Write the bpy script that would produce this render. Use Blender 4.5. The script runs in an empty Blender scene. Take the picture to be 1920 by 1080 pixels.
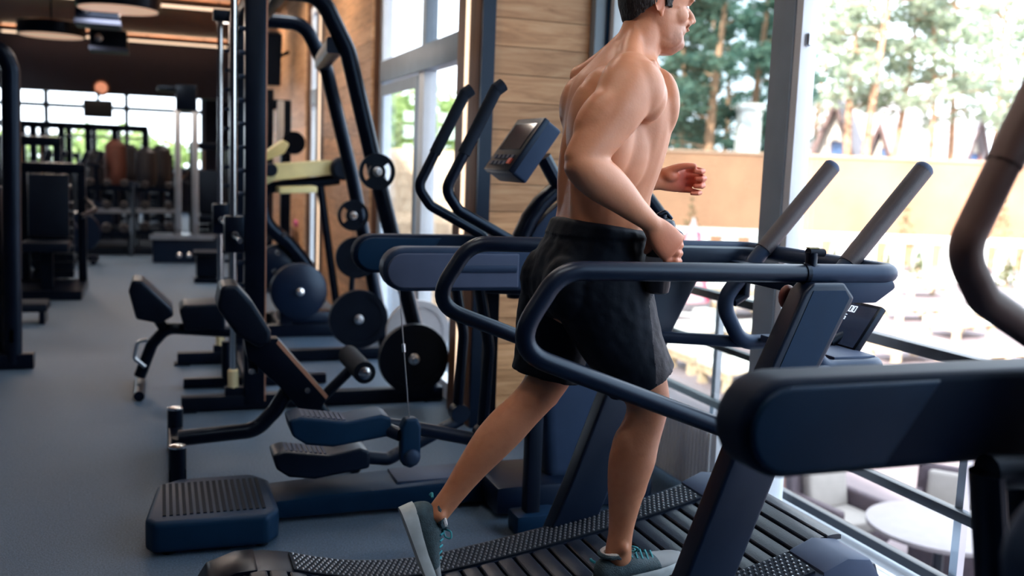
import bpy, bmesh, math, random
from mathutils import Vector, Matrix, noise
random.seed(7)
scene = bpy.context.scene
COL = scene.collection

# ------------------------------------------------------------------ camera
YAW, PITCH, ROLL, CAM_H, FPX = math.radians(20.0), math.radians(7.3), math.radians(2.2), 1.42, 1826.0
_fw = Vector((math.sin(YAW)*math.cos(PITCH), math.cos(YAW)*math.cos(PITCH), -math.sin(PITCH)))
_r0 = Vector((math.cos(YAW), -math.sin(YAW), 0)); _u0 = _r0.cross(_fw)
_rt = _r0*math.cos(ROLL) + _u0*math.sin(ROLL); _up = _u0*math.cos(ROLL) - _r0*math.sin(ROLL)
CAM = Vector((0, 0, CAM_H))
cd = bpy.data.cameras.new('camera'); cam = bpy.data.objects.new('camera', cd); COL.objects.link(cam)
m = Matrix.Identity(4)
for i in range(3):
    m[i][0], m[i][1], m[i][2], m[i][3] = _rt[i], _up[i], -_fw[i], CAM[i]
cam.matrix_world = m
cd.sensor_width = 36.0; cd.lens = 36.0*FPX/1920.0; cd.clip_start = 0.05; cd.clip_end = 500
cd.dof.use_dof = True; cd.dof.focus_distance = 2.72; cd.dof.aperture_fstop = 2.1
scene.camera = cam

def at(x, y, ax, v):
    """pixel of the 1920x1080 frame -> point on the plane ax = v"""
    d = _fw + _rt*((x-960.0)/FPX) + _up*((540.0-y)/FPX)
    i = 'XYZ'.index(ax); t = (v - CAM[i])/d[i]
    return CAM + d*t
def xz(pts, Y): return [at(x, y, 'Y', Y) for x, y in pts]

# ------------------------------------------------------------------ sky, sun, exposure
world = bpy.data.worlds.new('world'); scene.world = world; world.use_nodes = True
wn = world.node_tree.nodes; wl = world.node_tree.links; wn.clear()
wo = wn.new('ShaderNodeOutputWorld'); wb = wn.new('ShaderNodeBackground')
wb.inputs['Color'].default_value = (0.80, 0.90, 1.0, 1); wb.inputs['Strength'].default_value = 2.9
wl.new(wb.outputs[0], wo.inputs[0])
sd = bpy.data.lights.new('sun', 'SUN'); sd.energy = 11.0; sd.angle = math.radians(2); sd.color = (1.0, 0.93, 0.84)
sun = bpy.data.objects.new('sun', sd); COL.objects.link(sun)
sun.rotation_euler = Vector((0.62, 0.50, -0.75)).to_track_quat('-Z', 'Y').to_euler()
scene.view_settings.view_transform = 'Standard'; scene.view_settings.look = 'None'
scene.view_settings.exposure = 1.15; scene.view_settings.gamma = 1.0
scene.view_settings.use_curve_mapping = False

# ------------------------------------------------------------------ materials
MATS = {}
def mat(name, col, rough=0.5, metal=0.0, var=0.0, vscale=8.0, bump=0.0, bscale=60.0, spec=0.5, emit=None, estr=0.0, col2=None, stretch=None, coat=0.0, tint=None):
    if name in MATS: return MATS[name]
    M = bpy.data.materials.new(name); M.use_nodes = True
    n = M.node_tree.nodes; l = M.node_tree.links; b = n['Principled BSDF']
    b.inputs['Base Color'].default_value = (*col, 1); b.inputs['Roughness'].default_value = rough
    b.inputs['Metallic'].default_value = metal; b.inputs['Specular IOR Level'].default_value = spec
    if tint: b.inputs['Specular Tint'].default_value = (*tint, 1)
    if coat: b.inputs['Coat Weight'].default_value = coat; b.inputs['Coat Roughness'].default_value = 0.1
    if emit:
        b.inputs['Emission Color'].default_value = (*emit, 1); b.inputs['Emission Strength'].default_value = estr
    tc = n.new('ShaderNodeTexCoord'); mp = n.new('ShaderNodeMapping'); l.new(tc.outputs['Object'], mp.inputs[0])
    if stretch: mp.inputs['Scale'].default_value = stretch
    if var or col2:
        nz = n.new('ShaderNodeTexNoise'); nz.inputs['Scale'].default_value = vscale; nz.inputs['Detail'].default_value = 5
        l.new(mp.outputs[0], nz.inputs['Vector'])
        mx = n.new('ShaderNodeMix'); mx.data_type = 'RGBA'
        c2 = col2 if col2 else tuple(c*(1-var) for c in col)
        mx.inputs[6].default_value = (*col, 1); mx.inputs[7].default_value = (*c2, 1)
        rp = n.new('ShaderNodeMapRange'); rp.inputs[1].default_value = 0.35; rp.inputs[2].default_value = 0.65
        l.new(nz.outputs[0], rp.inputs[0]); l.new(rp.outputs[0], mx.inputs[0]); l.new(mx.outputs[2], b.inputs['Base Color'])
    if bump:
        nb = n.new('ShaderNodeTexNoise'); nb.inputs['Scale'].default_value = bscale; nb.inputs['Detail'].default_value = 3
        l.new(mp.outputs[0], nb.inputs['Vector'])
        bp = n.new('ShaderNodeBump'); bp.inputs['Strength'].default_value = bump; bp.inputs['Distance'].default_value = 0.01
        l.new(nb.outputs[0], bp.inputs['Height']); l.new(bp.outputs[0], b.inputs['Normal'])
    MATS[name] = M
    return M

def wood_mat(name, c1, c2, c3, stretch, rough=0.5):
    M = bpy.data.materials.new(name); M.use_nodes = True
    n = M.node_tree.nodes; l = M.node_tree.links; b = n['Principled BSDF']; b.inputs['Roughness'].default_value = rough
    tc = n.new('ShaderNodeTexCoord'); oi = n.new('ShaderNodeObjectInfo')
    ad = n.new('ShaderNodeVectorMath'); ad.operation = 'MULTIPLY_ADD'
    cb = n.new('ShaderNodeCombineXYZ')
    for k in range(3): l.new(oi.outputs['Random'], cb.inputs[k])
    l.new(cb.outputs[0], ad.inputs[0]); ad.inputs[1].default_value = (31, 17, 23); l.new(tc.outputs['Object'], ad.inputs[2])
    mp = n.new('ShaderNodeMapping'); mp.inputs['Scale'].default_value = stretch; l.new(ad.outputs[0], mp.inputs[0])
    nz = n.new('ShaderNodeTexNoise'); nz.inputs['Scale'].default_value = 2.2; nz.inputs['Detail'].default_value = 7; nz.inputs['Roughness'].default_value = 0.62
    nz.inputs['Distortion'].default_value = 1.2
    l.new(mp.outputs[0], nz.inputs['Vector'])
    cr = n.new('ShaderNodeValToRGB'); e = cr.color_ramp.elements
    e[0].position = 0.30; e[0].color = (*c2, 1); e[1].position = 0.72; e[1].color = (*c3, 1)
    k = cr.color_ramp.elements.new(0.5); k.color = (*c1, 1)
    l.new(nz.outputs[0], cr.inputs[0])
    hs = n.new('ShaderNodeHueSaturation'); mr = n.new('ShaderNodeMapRange'); mr.inputs[3].default_value = 0.78; mr.inputs[4].default_value = 1.18
    l.new(oi.outputs['Random'], mr.inputs[0]); l.new(mr.outputs[0], hs.inputs['Value']); l.new(cr.outputs[0], hs.inputs['Color'])
    l.new(hs.outputs[0], b.inputs['Base Color'])
    bp = n.new('ShaderNodeBump'); bp.inputs['Strength'].default_value = 0.15; bp.inputs['Distance'].default_value = 0.004
    l.new(nz.outputs[0], bp.inputs['Height']); l.new(bp.outputs[0], b.inputs['Normal'])
    MATS[name] = M
    return M

def glass_mat(name, tint):
    M = bpy.data.materials.new(name); M.use_nodes = True
    n = M.node_tree.nodes; l = M.node_tree.links; n.clear()
    o = n.new('ShaderNodeOutputMaterial'); mx = n.new('ShaderNodeMixShader'); lw = n.new('ShaderNodeLayerWeight'); lw.inputs[0].default_value = 0.5
    pw = n.new('ShaderNodeMath'); pw.operation = 'POWER'; pw.inputs[1].default_value = 4.0; l.new(lw.outputs['Facing'], pw.inputs[0])
    ma = n.new('ShaderNodeMath'); ma.operation = 'MULTIPLY_ADD'; ma.inputs[1].default_value = 0.55; ma.inputs[2].default_value = 0.03; l.new(pw.outputs[0], ma.inputs[0])
    tr = n.new('ShaderNodeBsdfTransparent')
    nz = n.new('ShaderNodeTexNoise'); nz.inputs['Scale'].default_value = 1.5
    mc = n.new('ShaderNodeMix'); mc.data_type = 'RGBA'; mc.inputs[6].default_value = (*tint, 1); mc.inputs[7].default_value = (*[t*0.96 for t in tint], 1)
    l.new(nz.outputs[0], mc.inputs[0]); l.new(mc.outputs[2], tr.inputs[0])
    gl = n.new('ShaderNodeBsdfGlossy'); gl.inputs['Roughness'].default_value = 0.02
    l.new(ma.outputs[0], mx.inputs[0]); l.new(tr.outputs[0], mx.inputs[1]); l.new(gl.outputs[0], mx.inputs[2]); l.new(mx.outputs[0], o.inputs[0])
    MATS[name] = M
    return M

black   = mat('black_powder_coat', (0.0030, 0.0050, 0.0125), 0.42, var=0.3, bump=0.04, bscale=300, spec=0.24, tint=(0.45, 0.68, 1.0))
black2  = mat('black_gloss_paint', (0.0025, 0.0042, 0.0110), 0.30, var=0.3, spec=0.24, tint=(0.45, 0.68, 1.0))
rubber  = mat('black_rubber', (0.0045, 0.0065, 0.0130), 0.7, var=0.3, bump=0.1, bscale=200, spec=0.24, tint=(0.45, 0.68, 1.0))
navy    = mat('navy_plastic', (0.0030, 0.0200, 0.055), 0.45, var=0.2, bump=0.03, bscale=400, spec=0.24, tint=(0.45, 0.68, 1.0))
navy2   = mat('dark_navy_plastic', (0.0020, 0.0065, 0.022), 0.36, var=0.2, bump=0.03, bscale=400, spec=0.42, tint=(0.62, 0.80, 1.0))
navy3   = mat('matte_navy_plastic', (0.0020, 0.0070, 0.024), 0.55, var=0.2, spec=0.16, tint=(0.45, 0.68, 1.0))
slate   = mat('slate_plastic', (0.050, 0.068, 0.120), 0.5, var=0.15, spec=0.24, tint=(0.45, 0.68, 1.0))
slate2  = mat('grey_blue_plastic', (0.018, 0.033, 0.070), 0.45, var=0.15, spec=0.24, tint=(0.45, 0.68, 1.0))
chrome  = mat('chrome', (0.75, 0.78, 0.82), 0.18, metal=1.0, var=0.05)
steel   = mat('brushed_steel', (0.55, 0.60, 0.66), 0.35, metal=1.0, var=0.1)
flare_grip    = mat('flare_tinted_grip', (0.150, 0.092, 0.086), 0.45, var=0.2)  # dark handle tube, its colour lightened to plum-brown to imitate lens flare
gripg   = mat('charcoal_grip', (0.042, 0.038, 0.050), 0.5, var=0.25, bump=0.1, bscale=250)
leather = mat('black_vinyl', (0.0040, 0.0065, 0.0150), 0.38, var=0.25, bump=0.1, bscale=90, spec=0.24, tint=(0.45, 0.68, 1.0))
lime    = mat('pale_lime_vinyl', (0.62, 0.58, 0.30), 0.45, var=0.15)
white   = mat('white_paint', (0.80, 0.80, 0.80), 0.5, var=0.06)
frame_g = mat('grey_window_frame', (0.28, 0.36, 0.44), 0.4, var=0.1)
frame_w = mat('white_window_frame', (0.74, 0.81, 0.88), 0.4, var=0.06)
oak     = wood_mat('oak_plank', (0.66, 0.345, 0.165), (0.42, 0.20, 0.085), (0.80, 0.49, 0.27), (1.0, 1.0, 9.0))
walnut  = wood_mat('walnut_panel', (0.16, 0.070, 0.034), (0.085, 0.036, 0.018), (0.23, 0.11, 0.055), (6.0, 6.0, 0.7))
ceilw   = wood_mat('brown_ceiling_wood', (0.26, 0.11, 0.055), (0.14, 0.06, 0.035), (0.38, 0.17, 0.09), (0.4, 6.0, 1.0))
glass_c = glass_mat('clear_glass', (0.97, 0.98, 0.99))
glass_t = glass_mat('tinted_glass', (0.64, 0.68, 0.69))
led     = mat('led_strip', (1, 0.8, 0.6), 0.5, emit=(1.0, 0.72, 0.50), estr=0.75)
lampw   = mat('lamp_disc_glow', (1, 0.8, 0.65), 0.5, emit=(1.0, 0.62, 0.42), estr=0.22)

# ------------------------------------------------------------------ mesh helpers
ORIG = {}
def reg(o, org): ORIG[o.name] = Vector(org)
def thing(name, label, cat, loc, group=None, kind=None):
    o = bpy.data.objects.new(name, None); COL.objects.link(o); o.location = loc; o.empty_display_size = 0.1
    reg(o, loc)
    if label: o['label'] = label
    if cat: o['category'] = cat
    if group: o['group'] = group
    if kind: o['kind'] = kind
    return o
def tag(o, label=None, cat=None, group=None, kind=None):
    for k, v in (('label', label), ('category', cat), ('group', group), ('kind', kind)):
        if v: o[k] = v
    return o

def fillet(pts, r, seg=7):
    """polyline with rounded corners; r a number or one per inner point"""
    P = [Vector(p) for p in pts]; out = [P[0]]
    for i in range(1, len(P)-1):
        rr = r[i-1] if isinstance(r, (list, tuple)) else r
        a = (P[i-1]-P[i]); b = (P[i+1]-P[i]); la, lb = a.length, b.length; a.normalize(); b.normalize()
        ang = a.angle(b)
        if rr <= 0 or ang > math.pi-0.02: out.append(P[i]); continue
        d = min(rr/math.tan(ang/2), la*0.49, lb*0.49)
        p0, p1 = P[i]+a*d, P[i]+b*d
        for k in range(seg+1):
            t = k/seg
            out.append(p0*(1-t)**2 + P[i]*2*t*(1-t) + p1*t*t)
    out.append(P[-1]); return out

class MB:
    def __init__(s): s.v = []; s.f = []
    def add(s, vs, fs):
        k = len(s.v); s.v += [Vector(v) for v in vs]; s.f += [tuple(i+k for i in f) for f in fs]; return s
    def tube(s, pts, r, fil=0.0, n=12, ref=None, ry=None, cap=True, square=False, seg=7, closed=False):
        P = fillet(pts, fil, seg) if fil else [Vector(p) for p in pts]
        N = len(P); rs = r if isinstance(r, (list, tuple)) else [r]*N
        if len(rs) != N: rs = [rs[0]+(rs[-1]-rs[0])*i/(N-1) for i in range(N)]
        T = []
        for i in range(N):
            if closed: t = P[(i+1) % N]-P[i-1]
            else: t = (P[min(i+1, N-1)]-P[max(i-1, 0)])
            T.append(t.normalized())
        if ref is not None: side = Vector(ref)
        else:
            side = Vector((0, 1, 0)) if abs(T[0].y) < 0.9 else Vector((0, 0, 1))
        vs = []
        for i in range(N):
            if ref is not None: side = Vector(ref)
            side = side - T[i]*side.dot(T[i]); side.normalize(); w = T[i].cross(side)
            ka = rs[i]; kb = rs[i]*(ry/r) if (ry and not isinstance(r, (list, tuple))) else rs[i]
            for k in range(n):
                a = 2*math.pi*(k+0.5)/n; ca, sa = math.cos(a), math.sin(a)
                if square:
                    e = 0.28; ca = math.copysign(abs(ca)**e, ca); sa = math.copysign(abs(sa)**e, sa)
                vs.append(P[i]+side*ca*ka+w*sa*kb)
        fs = []
        M = N if closed else N-1
        for i in range(M):
            j = (i+1) % N
            for k in range(n): fs.append((i*n+k, i*n+(k+1) % n, j*n+(k+1) % n, j*n+k))
        if cap and not closed:
            fs.append(tuple(range(n-1, -1, -1))); fs.append(tuple((N-1)*n+k for k in range(n)))
        return s.add(vs, fs)
    def box(s, c, size, rot=None):
        c = Vector(c); h = Vector(size)*0.5; R = rot if rot else Matrix.Identity(3)
        vs = [c+R @ Vector((x*h.x, y*h.y, z*h.z)) for x in (-1, 1) for y in (-1, 1) for z in (-1, 1)]
        return s.add(vs, [(0, 1, 3, 2), (4, 6, 7, 5), (0, 4, 5, 1), (2, 3, 7, 6), (0, 2, 6, 4), (1, 5, 7, 3)])
    def bb(s, x0, x1, y0, y1, z0, z1): return s.box(((x0+x1)/2, (y0+y1)/2, (z0+z1)/2), (abs(x1-x0), abs(y1-y0), abs(z1-z0)))
    def prism(s, pts, d):
        """closed polygon of 3D points extruded by vector d"""
        P = [Vector(p) for p in pts]; d = Vector(d); n = len(P)
        vs = P+[p+d for p in P]
        fs = [tuple(range(n-1, -1, -1)), tuple(range(n, 2*n))]+[(k, (k+1) % n, n+(k+1) % n, n+k) for k in range(n)]
        return s.add(vs, fs)
    def profY(s, pts, y0, y1):
        """polygon given as (x,z), extruded from y0 to y1"""
        return s.prism([(p[0], y0, p[-1]) for p in pts], (0, y1-y0, 0))
    def lathe(s, prof, o, axis=(0, 0, 1), n=24):
        """prof: (radius, height along axis)"""
        o = Vector(o); ax = Vector(axis).normalized(); a = ax.orthogonal().normalized(); b = ax.cross(a)
        vs = []; fs = []
        for r, h in prof:
            for k in range(n):
                t = 2*math.pi*k/n; vs.append(o+ax*h+a*(max(r, 1e-4)*math.cos(t))+b*(max(r, 1e-4)*math.sin(t)))
        for i in range(len(prof)-1):
            for k in range(n): fs.append((i*n+k, i*n+(k+1) % n, (i+1)*n+(k+1) % n, (i+1)*n+k))
        fs.append(tuple(range(n-1, -1, -1))); L = len(prof)-1
        fs.append(tuple(L*n+k for k in range(n)))
        return s.add(vs, fs)
    def ell(s, c, r, R=None, n=14, m=8):
        c = Vector(c); R = R if R else Matrix.Identity(3); vs = []; fs = []
        for i in range(m+1):
            p = math.pi*i/m
            for k in range(n):
                t = 2*math.pi*k/n
                vs.append(c+R @ Vector((r[0]*max(math.sin(p), .002)*math.cos(t), r[1]*max(math.sin(p), .002)*math.sin(t), r[2]*math.cos(p))))
        for i in range(m):
            for k in range(n): fs.append((i*n+k, (i+1)*n+k, (i+1)*n+(k+1) % n, i*n+(k+1) % n))
        fs.append(tuple(range(n))); fs.append(tuple(m*n+k for k in range(n-1, -1, -1)))
        return s.add(vs, fs)
    def build(s, name, m, parent=None, org=None, bevel=0.0, bseg=2, sharp=40, smooth=True, label=None, cat=None, group=None, kind=None):
        if parent is not None: org = ORIG[parent.name]
        elif org is None: org = Vector((0, 0, 0))
        org = Vector(org)
        me = bpy.data.meshes.new(name); me.from_pydata([tuple(v-org) for v in s.v], [], s.f)
        bm = bmesh.new(); bm.from_mesh(me); bmesh.ops.recalc_face_normals(bm, faces=bm.faces[:]); 
        if bevel:
            es = [e for e in bm.edges if len(e.link_faces) == 2 and e.calc_face_angle(0) > math.radians(35)]
            bmesh.ops.bevel(bm, geom=es, offset=bevel, segments=bseg, affect='EDGES', profile=0.6, clamp_overlap=True)
        bm.to_mesh(me); bm.free()
        if smooth:
            for p in me.polygons: p.use_smooth = True
            me.set_sharp_from_angle(angle=math.radians(sharp))
        me.materials.append(m)
        o = bpy.data.objects.new(name, me); COL.objects.link(o)
        if parent is not None: o.parent = parent
        else: o.location = org
        reg(o, org); tag(o, label, cat, group, kind)
        return o

def clone(o, dloc=(0, 0, 0), parent=None, **props):
    """copy of a thing, its parts and their sub-parts, moved by dloc"""
    c = o.copy(); COL.objects.link(c)
    if parent is None: c.location = o.location+Vector(dloc)
    else: c.parent = parent
    reg(c, ORIG[o.name]+Vector(dloc))
    for k, v in props.items(): c[k] = v
    for ch in list(o.children): clone(ch, dloc, c)
    return c
# ================================================================== THE SETTING
XW = 2.30            # glazed wall beside the treadmills
XF = 1.55            # room-side face of the far wall section
YJ = 4.96            # return wall between the two
ZC = 3.50
STRUCT = 'structure'
fl = mat('speckled_carpet', (0.135, 0.175, 0.235), 0.8, bump=0.5, bscale=220)
n = fl.node_tree.nodes; l = fl.node_tree.links; b = n['Principled BSDF']
tc = n.new('ShaderNodeTexCoord')
n1 = n.new('ShaderNodeTexNoise'); n1.inputs['Scale'].default_value = 140; n1.inputs['Detail'].default_value = 2
n2 = n.new('ShaderNodeTexNoise'); n2.inputs['Scale'].default_value = 1.3; n2.inputs['Detail'].default_value = 4
l.new(tc.outputs['Object'], n1.inputs[0]); l.new(tc.outputs['Object'], n2.inputs[0])
cr = n.new('ShaderNodeValToRGB'); cr.color_ramp.elements[0].position = 0.3; cr.color_ramp.elements[0].color = (0.022, 0.052, 0.098, 1)
cr.color_ramp.elements[1].position = 0.7; cr.color_ramp.elements[1].color = (0.085, 0.145, 0.232, 1)
l.new(n1.outputs[0], cr.inputs[0])
hv = n.new('ShaderNodeHueSaturation'); mr = n.new('ShaderNodeMapRange'); mr.inputs[3].default_value = 0.82; mr.inputs[4].default_value = 1.15
l.new(n2.outputs[0], mr.inputs[0]); l.new(mr.outputs[0], hv.inputs['Value']); l.new(cr.outputs[0], hv.inputs['Color']); l.new(hv.outputs[0], b.inputs['Base Color'])
b.inputs['Specular IOR Level'].default_value = 0.45; b.inputs['Roughness'].default_value = 0.5

MB().bb(-9, XW+0.12, -3.5, 24.3, -0.25, 0).build('floor', fl, kind=STRUCT, label='blue-grey speckled gym carpet floor')
ceil = MB().bb(-9, XW+0.5, -3.5, 24.3, ZC, ZC+0.25).build('ceiling', ceilw, kind=STRUCT, label='dark brown wooden ceiling')
wallpaint = mat('navy_wall_paint', (0.035, 0.045, 0.080), 0.6, var=0.1)
wl_ = MB().bb(-9.2, -9.0, -3.5, 24.3, 0, ZC).build('wall_left', wallpaint, kind=STRUCT)
MB().bb(XW, XW+.2, -3.5, -0.66, 0, ZC).build('wall_near_right', walnut, kind=STRUCT)
MB().bb(-9.2, XW+.2, -3.7, -3.5, 0, ZC).build('wall_behind', wallpaint, kind=STRUCT)
# --- far wall: sill and head with a long window band between them
wf = MB().bb(-9, 1.7, 24.0, 24.2, 0, 0.95).bb(-9, 1.7, 24.0, 24.2, 3.1, ZC).bb(1.0, 1.7, 24.0, 24.2, 0.95, 3.1).build('wall_far', wallpaint, kind=STRUCT)
MB().bb(-9, 1.48, 20.0, 20.3, 2.42, ZC-0.002).build('trim_1', wallpaint, kind=STRUCT, label='dark navy bulkhead hanging from the ceiling')
wnd = thing('window_1', 'long window band across the far end of the gym', None, (-4, 24.05, 0.95), kind=STRUCT)
mbf = MB().bb(-9, 1.0, 24.0, 24.08, 0.95, 1.02).bb(-9, 1.0, 24.0, 24.08, 2.26, 2.36).bb(-9, 1.0, 24.0, 24.08, 3.02, 3.1)
mbf.build('window_frame', frame_g, wnd)
for i in range(7):
    x = -9+0.05+i*1.65
    MB().bb(x-0.05, x+0.05, 23.98, 24.1, 1.02, 3.02).build('mullion', frame_g, wnd)
    if i < 6: MB().bb(x+0.05, x+1.6, 24.08, 24.09, 1.02, 2.26).build('pane', glass_c, wnd); MB().bb(x+0.05, x+1.6, 24.08, 24.09, 2.36, 3.02).build('pane', glass_c, wnd)

# --- return wall of oak planks behind the elliptical (faces the camera)
def plank_wall(name, faceX=None, faceY=None, a0=0, a1=1, z0=0.0, z1=ZC, h=0.145, label=None, seedv=1, stagger=1.3):
    """backing slab plus staggered planks 18 mm proud of it"""
    rnd = random.Random(seedv)
    if faceY is not None: bk = MB().bb(a0, a1, faceY+0.018, faceY+0.14, z0, z1)
    else: bk = MB().bb(faceX+0.018, faceX+0.14, a0, a1, z0, z1)
    w = bk.build(name, walnut, kind=STRUCT, label=label)
    z = z0; row = 0; cache = {}
    while z < z1-0.01:
        zz = min(z+h, z1); p = a0; cut = a0+rnd.uniform(0.35, 1.0)*stagger
        while p < a1-0.01:
            q = min(cut, a1); 
            if a1-q < 0.2: q = a1
            g = 0.002; dz = rnd.uniform(0, 0.004)
            if faceY is not None: MB().bb(p+g, q-g, faceY-dz, faceY+0.018, z+g, zz-g).build('plank', oak, w, smooth=False)
            else: MB().bb(faceX-dz, faceX+0.018, p+g, q-g, z+g, zz-g).build('plank', oak, w, smooth=False)
            p = q; cut = q+stagger*rnd.uniform(0.8, 1.3)
        z += h
    return w
plank_wall('wall_return', faceY=YJ, a0=XF+0.075, a1=2.20, label='oak plank return wall behind the elliptical trainer', seedv=3, stagger=0.9)
plank_wall('wall_right', faceX=XF, a0=7.62, a1=9.95, label='oak plank wall section beyond the glazed door', seedv=5, stagger=1.6)
plank_wall('wall_back_right', faceX=XF, a0=11.3, a1=19.9, h=0.29, label='oak plank wall section at the far end of the room', seedv=9, stagger=3.2)
MB().bb(XF+0.02, XF+0.14, 20.3, 24.0, 0, ZC).build('wall_end_right', walnut, kind=STRUCT)
MB().bb(XF+0.1, XF+0.2, 5.29, 11.3, 3.05, ZC).build('wall_head_right', walnut, kind=STRUCT)

# --- walnut pilasters with a vertical light strip (one at the corner, one further back)
def pilaster(y0, y1, nm, lab):
    t = thing(nm, lab, None, (XF, y0, 0), kind=STRUCT)
    MB().bb(XF, XF+0.07, y0, y1, 0, ZC).build('panel', walnut, t, bevel=0.004)
    yc = y0+0.52*(y1-y0)
    MB().bb(XF-0.006, XF, yc-0.030, yc+0.030, 0.16, ZC-0.02).build('light_strip', led, t, smooth=False)
    MB().bb(XF+0.004, XF+0.073, y0-0.03, y0, 0, ZC).build('edge_trim', navy2, t)
pilaster(4.88, 5.29, 'trim_2', 'walnut pilaster with a lit vertical strip at the wall corner')
pilaster(9.95, 10.5, 'trim_3', 'walnut pilaster with a lit strip beyond the smith machine')

# --- glazed door/window unit in the far wall section
def side_window(nm, y0, y1, zt, lab, door=True):
    t = thing(nm, lab, None, (XF+0.1, y0, 0), kind=STRUCT); x0, x1 = XF+0.06, XF+0.14
    MB().bb(x0, x1, y0, y0+0.10, 0, 3.05).build('jamb', frame_w, t, bevel=0.004)
    MB().bb(x0, x1, y1-0.10, y1, 0, 3.05).build('jamb', frame_w, t, bevel=0.004)
    MB().bb(x0-0.02, x1, y0+0.10, y1-0.10, zt, zt+0.16).build('transom', frame_g, t, bevel=0.006)
    MB().bb(x0, x1, y0+0.10, y1-0.10, 2.97, 3.05).build('head', frame_w, t)
    ym = y0+0.42*(y1-y0)
    MB().bb(x0, x1, ym-0.05, ym+0.05, zt+0.16, 2.97).build('mullion', frame_g, t, bevel=0.004)
    MB().bb(x0-0.01, x1, ym-0.07, ym+0.07, 0.0, zt).build('mullion', frame_w, t, bevel=0.004)
    MB().bb(x0, x1, y0+0.10, y1-0.10, 0, 0.10).build('sill', frame_w, t)
    xm = (x0+x1)/2
    for (a, b_) in ((y0+0.10, ym-0.05), (ym+0.05, y1-0.10)):
        MB().bb(xm, xm+0.008, a, b_, zt+0.16, 2.97).build('pane', glass_c, t, smooth=False)
        MB().bb(xm, xm+0.008, a, b_, 0.10, zt).build('pane', glass_c, t, smooth=False)
    if door:   # dark leaf frame standing in the further half
        for (a, b_) in ((ym+0.09, ym+0.16), (y1-0.19, y1-0.12)):
            MB().bb(x0-0.012, x0, a, b_, 0.1, zt-0.02).build('leaf_stile', frame_g, t)
        MB().bb(x0-0.012, x0, ym+0.16, y1-0.19, zt-0.10, zt-0.02).build('leaf_rail', frame_g, t)
    return t
side_window('window_2', 5.29, 7.62, 1.99, 'grey framed glazed door and transom window beside the walnut pilaster')
side_window('window_3', 10.5, 11.3, 1.98, 'narrow white framed window further along the wall', door=False)

# --- big glazing beside the treadmills
w4 = thing('window_4', 'tinted floor-length window behind the running man', None, (XW, 4.9, 0), kind=STRUCT)
MB().bb(2.20, 2.28, 4.90, 5.06, 0, ZC).build('jamb', frame_g, w4, bevel=0.006)
MB().bb(2.28, XW+0.06, 4.84, 5.02, 0, ZC).build('jamb', frame_w, w4, bevel=0.006)
MB().bb(2.262, 2.278, 4.885, 4.905, 0, ZC).build('jamb_cover', navy, w4)
MB().bb(XW+0.03, XW+0.042, 3.38, 4.84, 0.10, ZC).build('pane', glass_t, w4, smooth=False)
MB().bb(XW-0.01, XW+0.08, 3.38, 4.84, 0, 0.10).build('sill', frame_g, w4)
w5 = thing('window_5', 'bright floor-length window with a grey and white post', None, (XW, 3.2, 0), kind=STRUCT)
MB().bb(XW-0.01, XW+0.02, 3.25, 3.39, 0, ZC).build('post', frame_g, w5, bevel=0.004)
MB().bb(XW+0.0, XW+0.075, 3.21, 3.38, 0, ZC).build('post', frame_w, w5, bevel=0.006)
hg = MB().lathe([(0.006, -0.025), (0.011, -0.02), (0.011, 0.02), (0.006, 0.025)], (XW+0.03, 3.205, 1.93), n=10).build('hinge', steel, w5)
YY = [3.21, 1.3, -0.6]
for i in range(2):
    MB().bb(XW+0.05, XW+0.062, YY[i+1]+0.06, YY[i], 0.06, ZC).build('pane', glass_c, w5, smooth=False)
    MB().bb(XW-0.02, XW+0.08, YY[i+1]-0.06, YY[i+1]+0.06, 0, ZC).build('post', frame_g, w5)
MB().bb(XW-0.01, XW+0.08, -0.6, 3.21, 0, 0.06).build('sill', frame_w, w5, bevel=0.006)

# --- ribbed convector under the tinted window
rd = thing('radiator', 'pale grey ribbed radiator under the tinted window', 'radiator', (XW-0.12, 3.9, 0))
MB().bb(XW-0.16, XW-0.06, 3.36, 4.55, 0.06, 0.36).build('body', frame_w, rd, bevel=0.012)
ribm = mat('radiator_enamel', (0.74, 0.78, 0.82), 0.4, var=0.06)
rb = MB()
k = 3.39
while k < 4.53: rb.bb(XW-0.172, XW-0.16, k, k+0.014, 0.075, 0.345); k += 0.028
rb.build('ribs', ribm, rd, smooth=False, kind='stuff')
for yy in (3.45, 4.45): MB().bb(XW-0.13, XW-0.09, yy, yy+0.05, 0, 0.06).build('foot', slate, rd)

# --- ceiling fittings
def downlight(x, y):  # unseen ceiling lamps, added to fill the room with light
    t = thing('added_downlight', 'round ceiling lamp added for fill above the gym floor, unseen', 'light', (x, y, ZC-.03), group='added fill lamps')
    MB().lathe([(.15, 0), (.17, .01), (.17, .03)], (x, y, ZC-.03), n=20).build('trim_ring', white, t)
    MB().lathe([(.13, -.004), (.13, .0)], (x, y, ZC-.03), n=20).build('diffuser', mat('fill_lamp_glow', (1, .95, .9), .5, emit=(1, .88, .76), estr=3.0), t)
    ld = bpy.data.lights.new('fill_lamp', 'AREA'); ld.shape = 'DISK'; ld.size = .26; ld.energy = DOWN_W; ld.color = (1.0, .86, .74); ld.spread = math.radians(150)
    lo = bpy.data.objects.new('fill_lamp', ld); COL.objects.link(lo); lo.parent = t; lo.location = (0, 0, -.012)
DOWN_W = 3.0
for X_ in (-5.0, -2.2, 0.3):
    for Y_ in (1.8, 5.2, 8.6, 12.0): downlight(X_, Y_)
DOWN_W = 4
for X_, Y_ in ((0.9, 1.2), (0.9, 3.7)): downlight(X_, Y_)
DOWN_W = 8  # further unseen lamps added to brighten the oak wall
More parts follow.
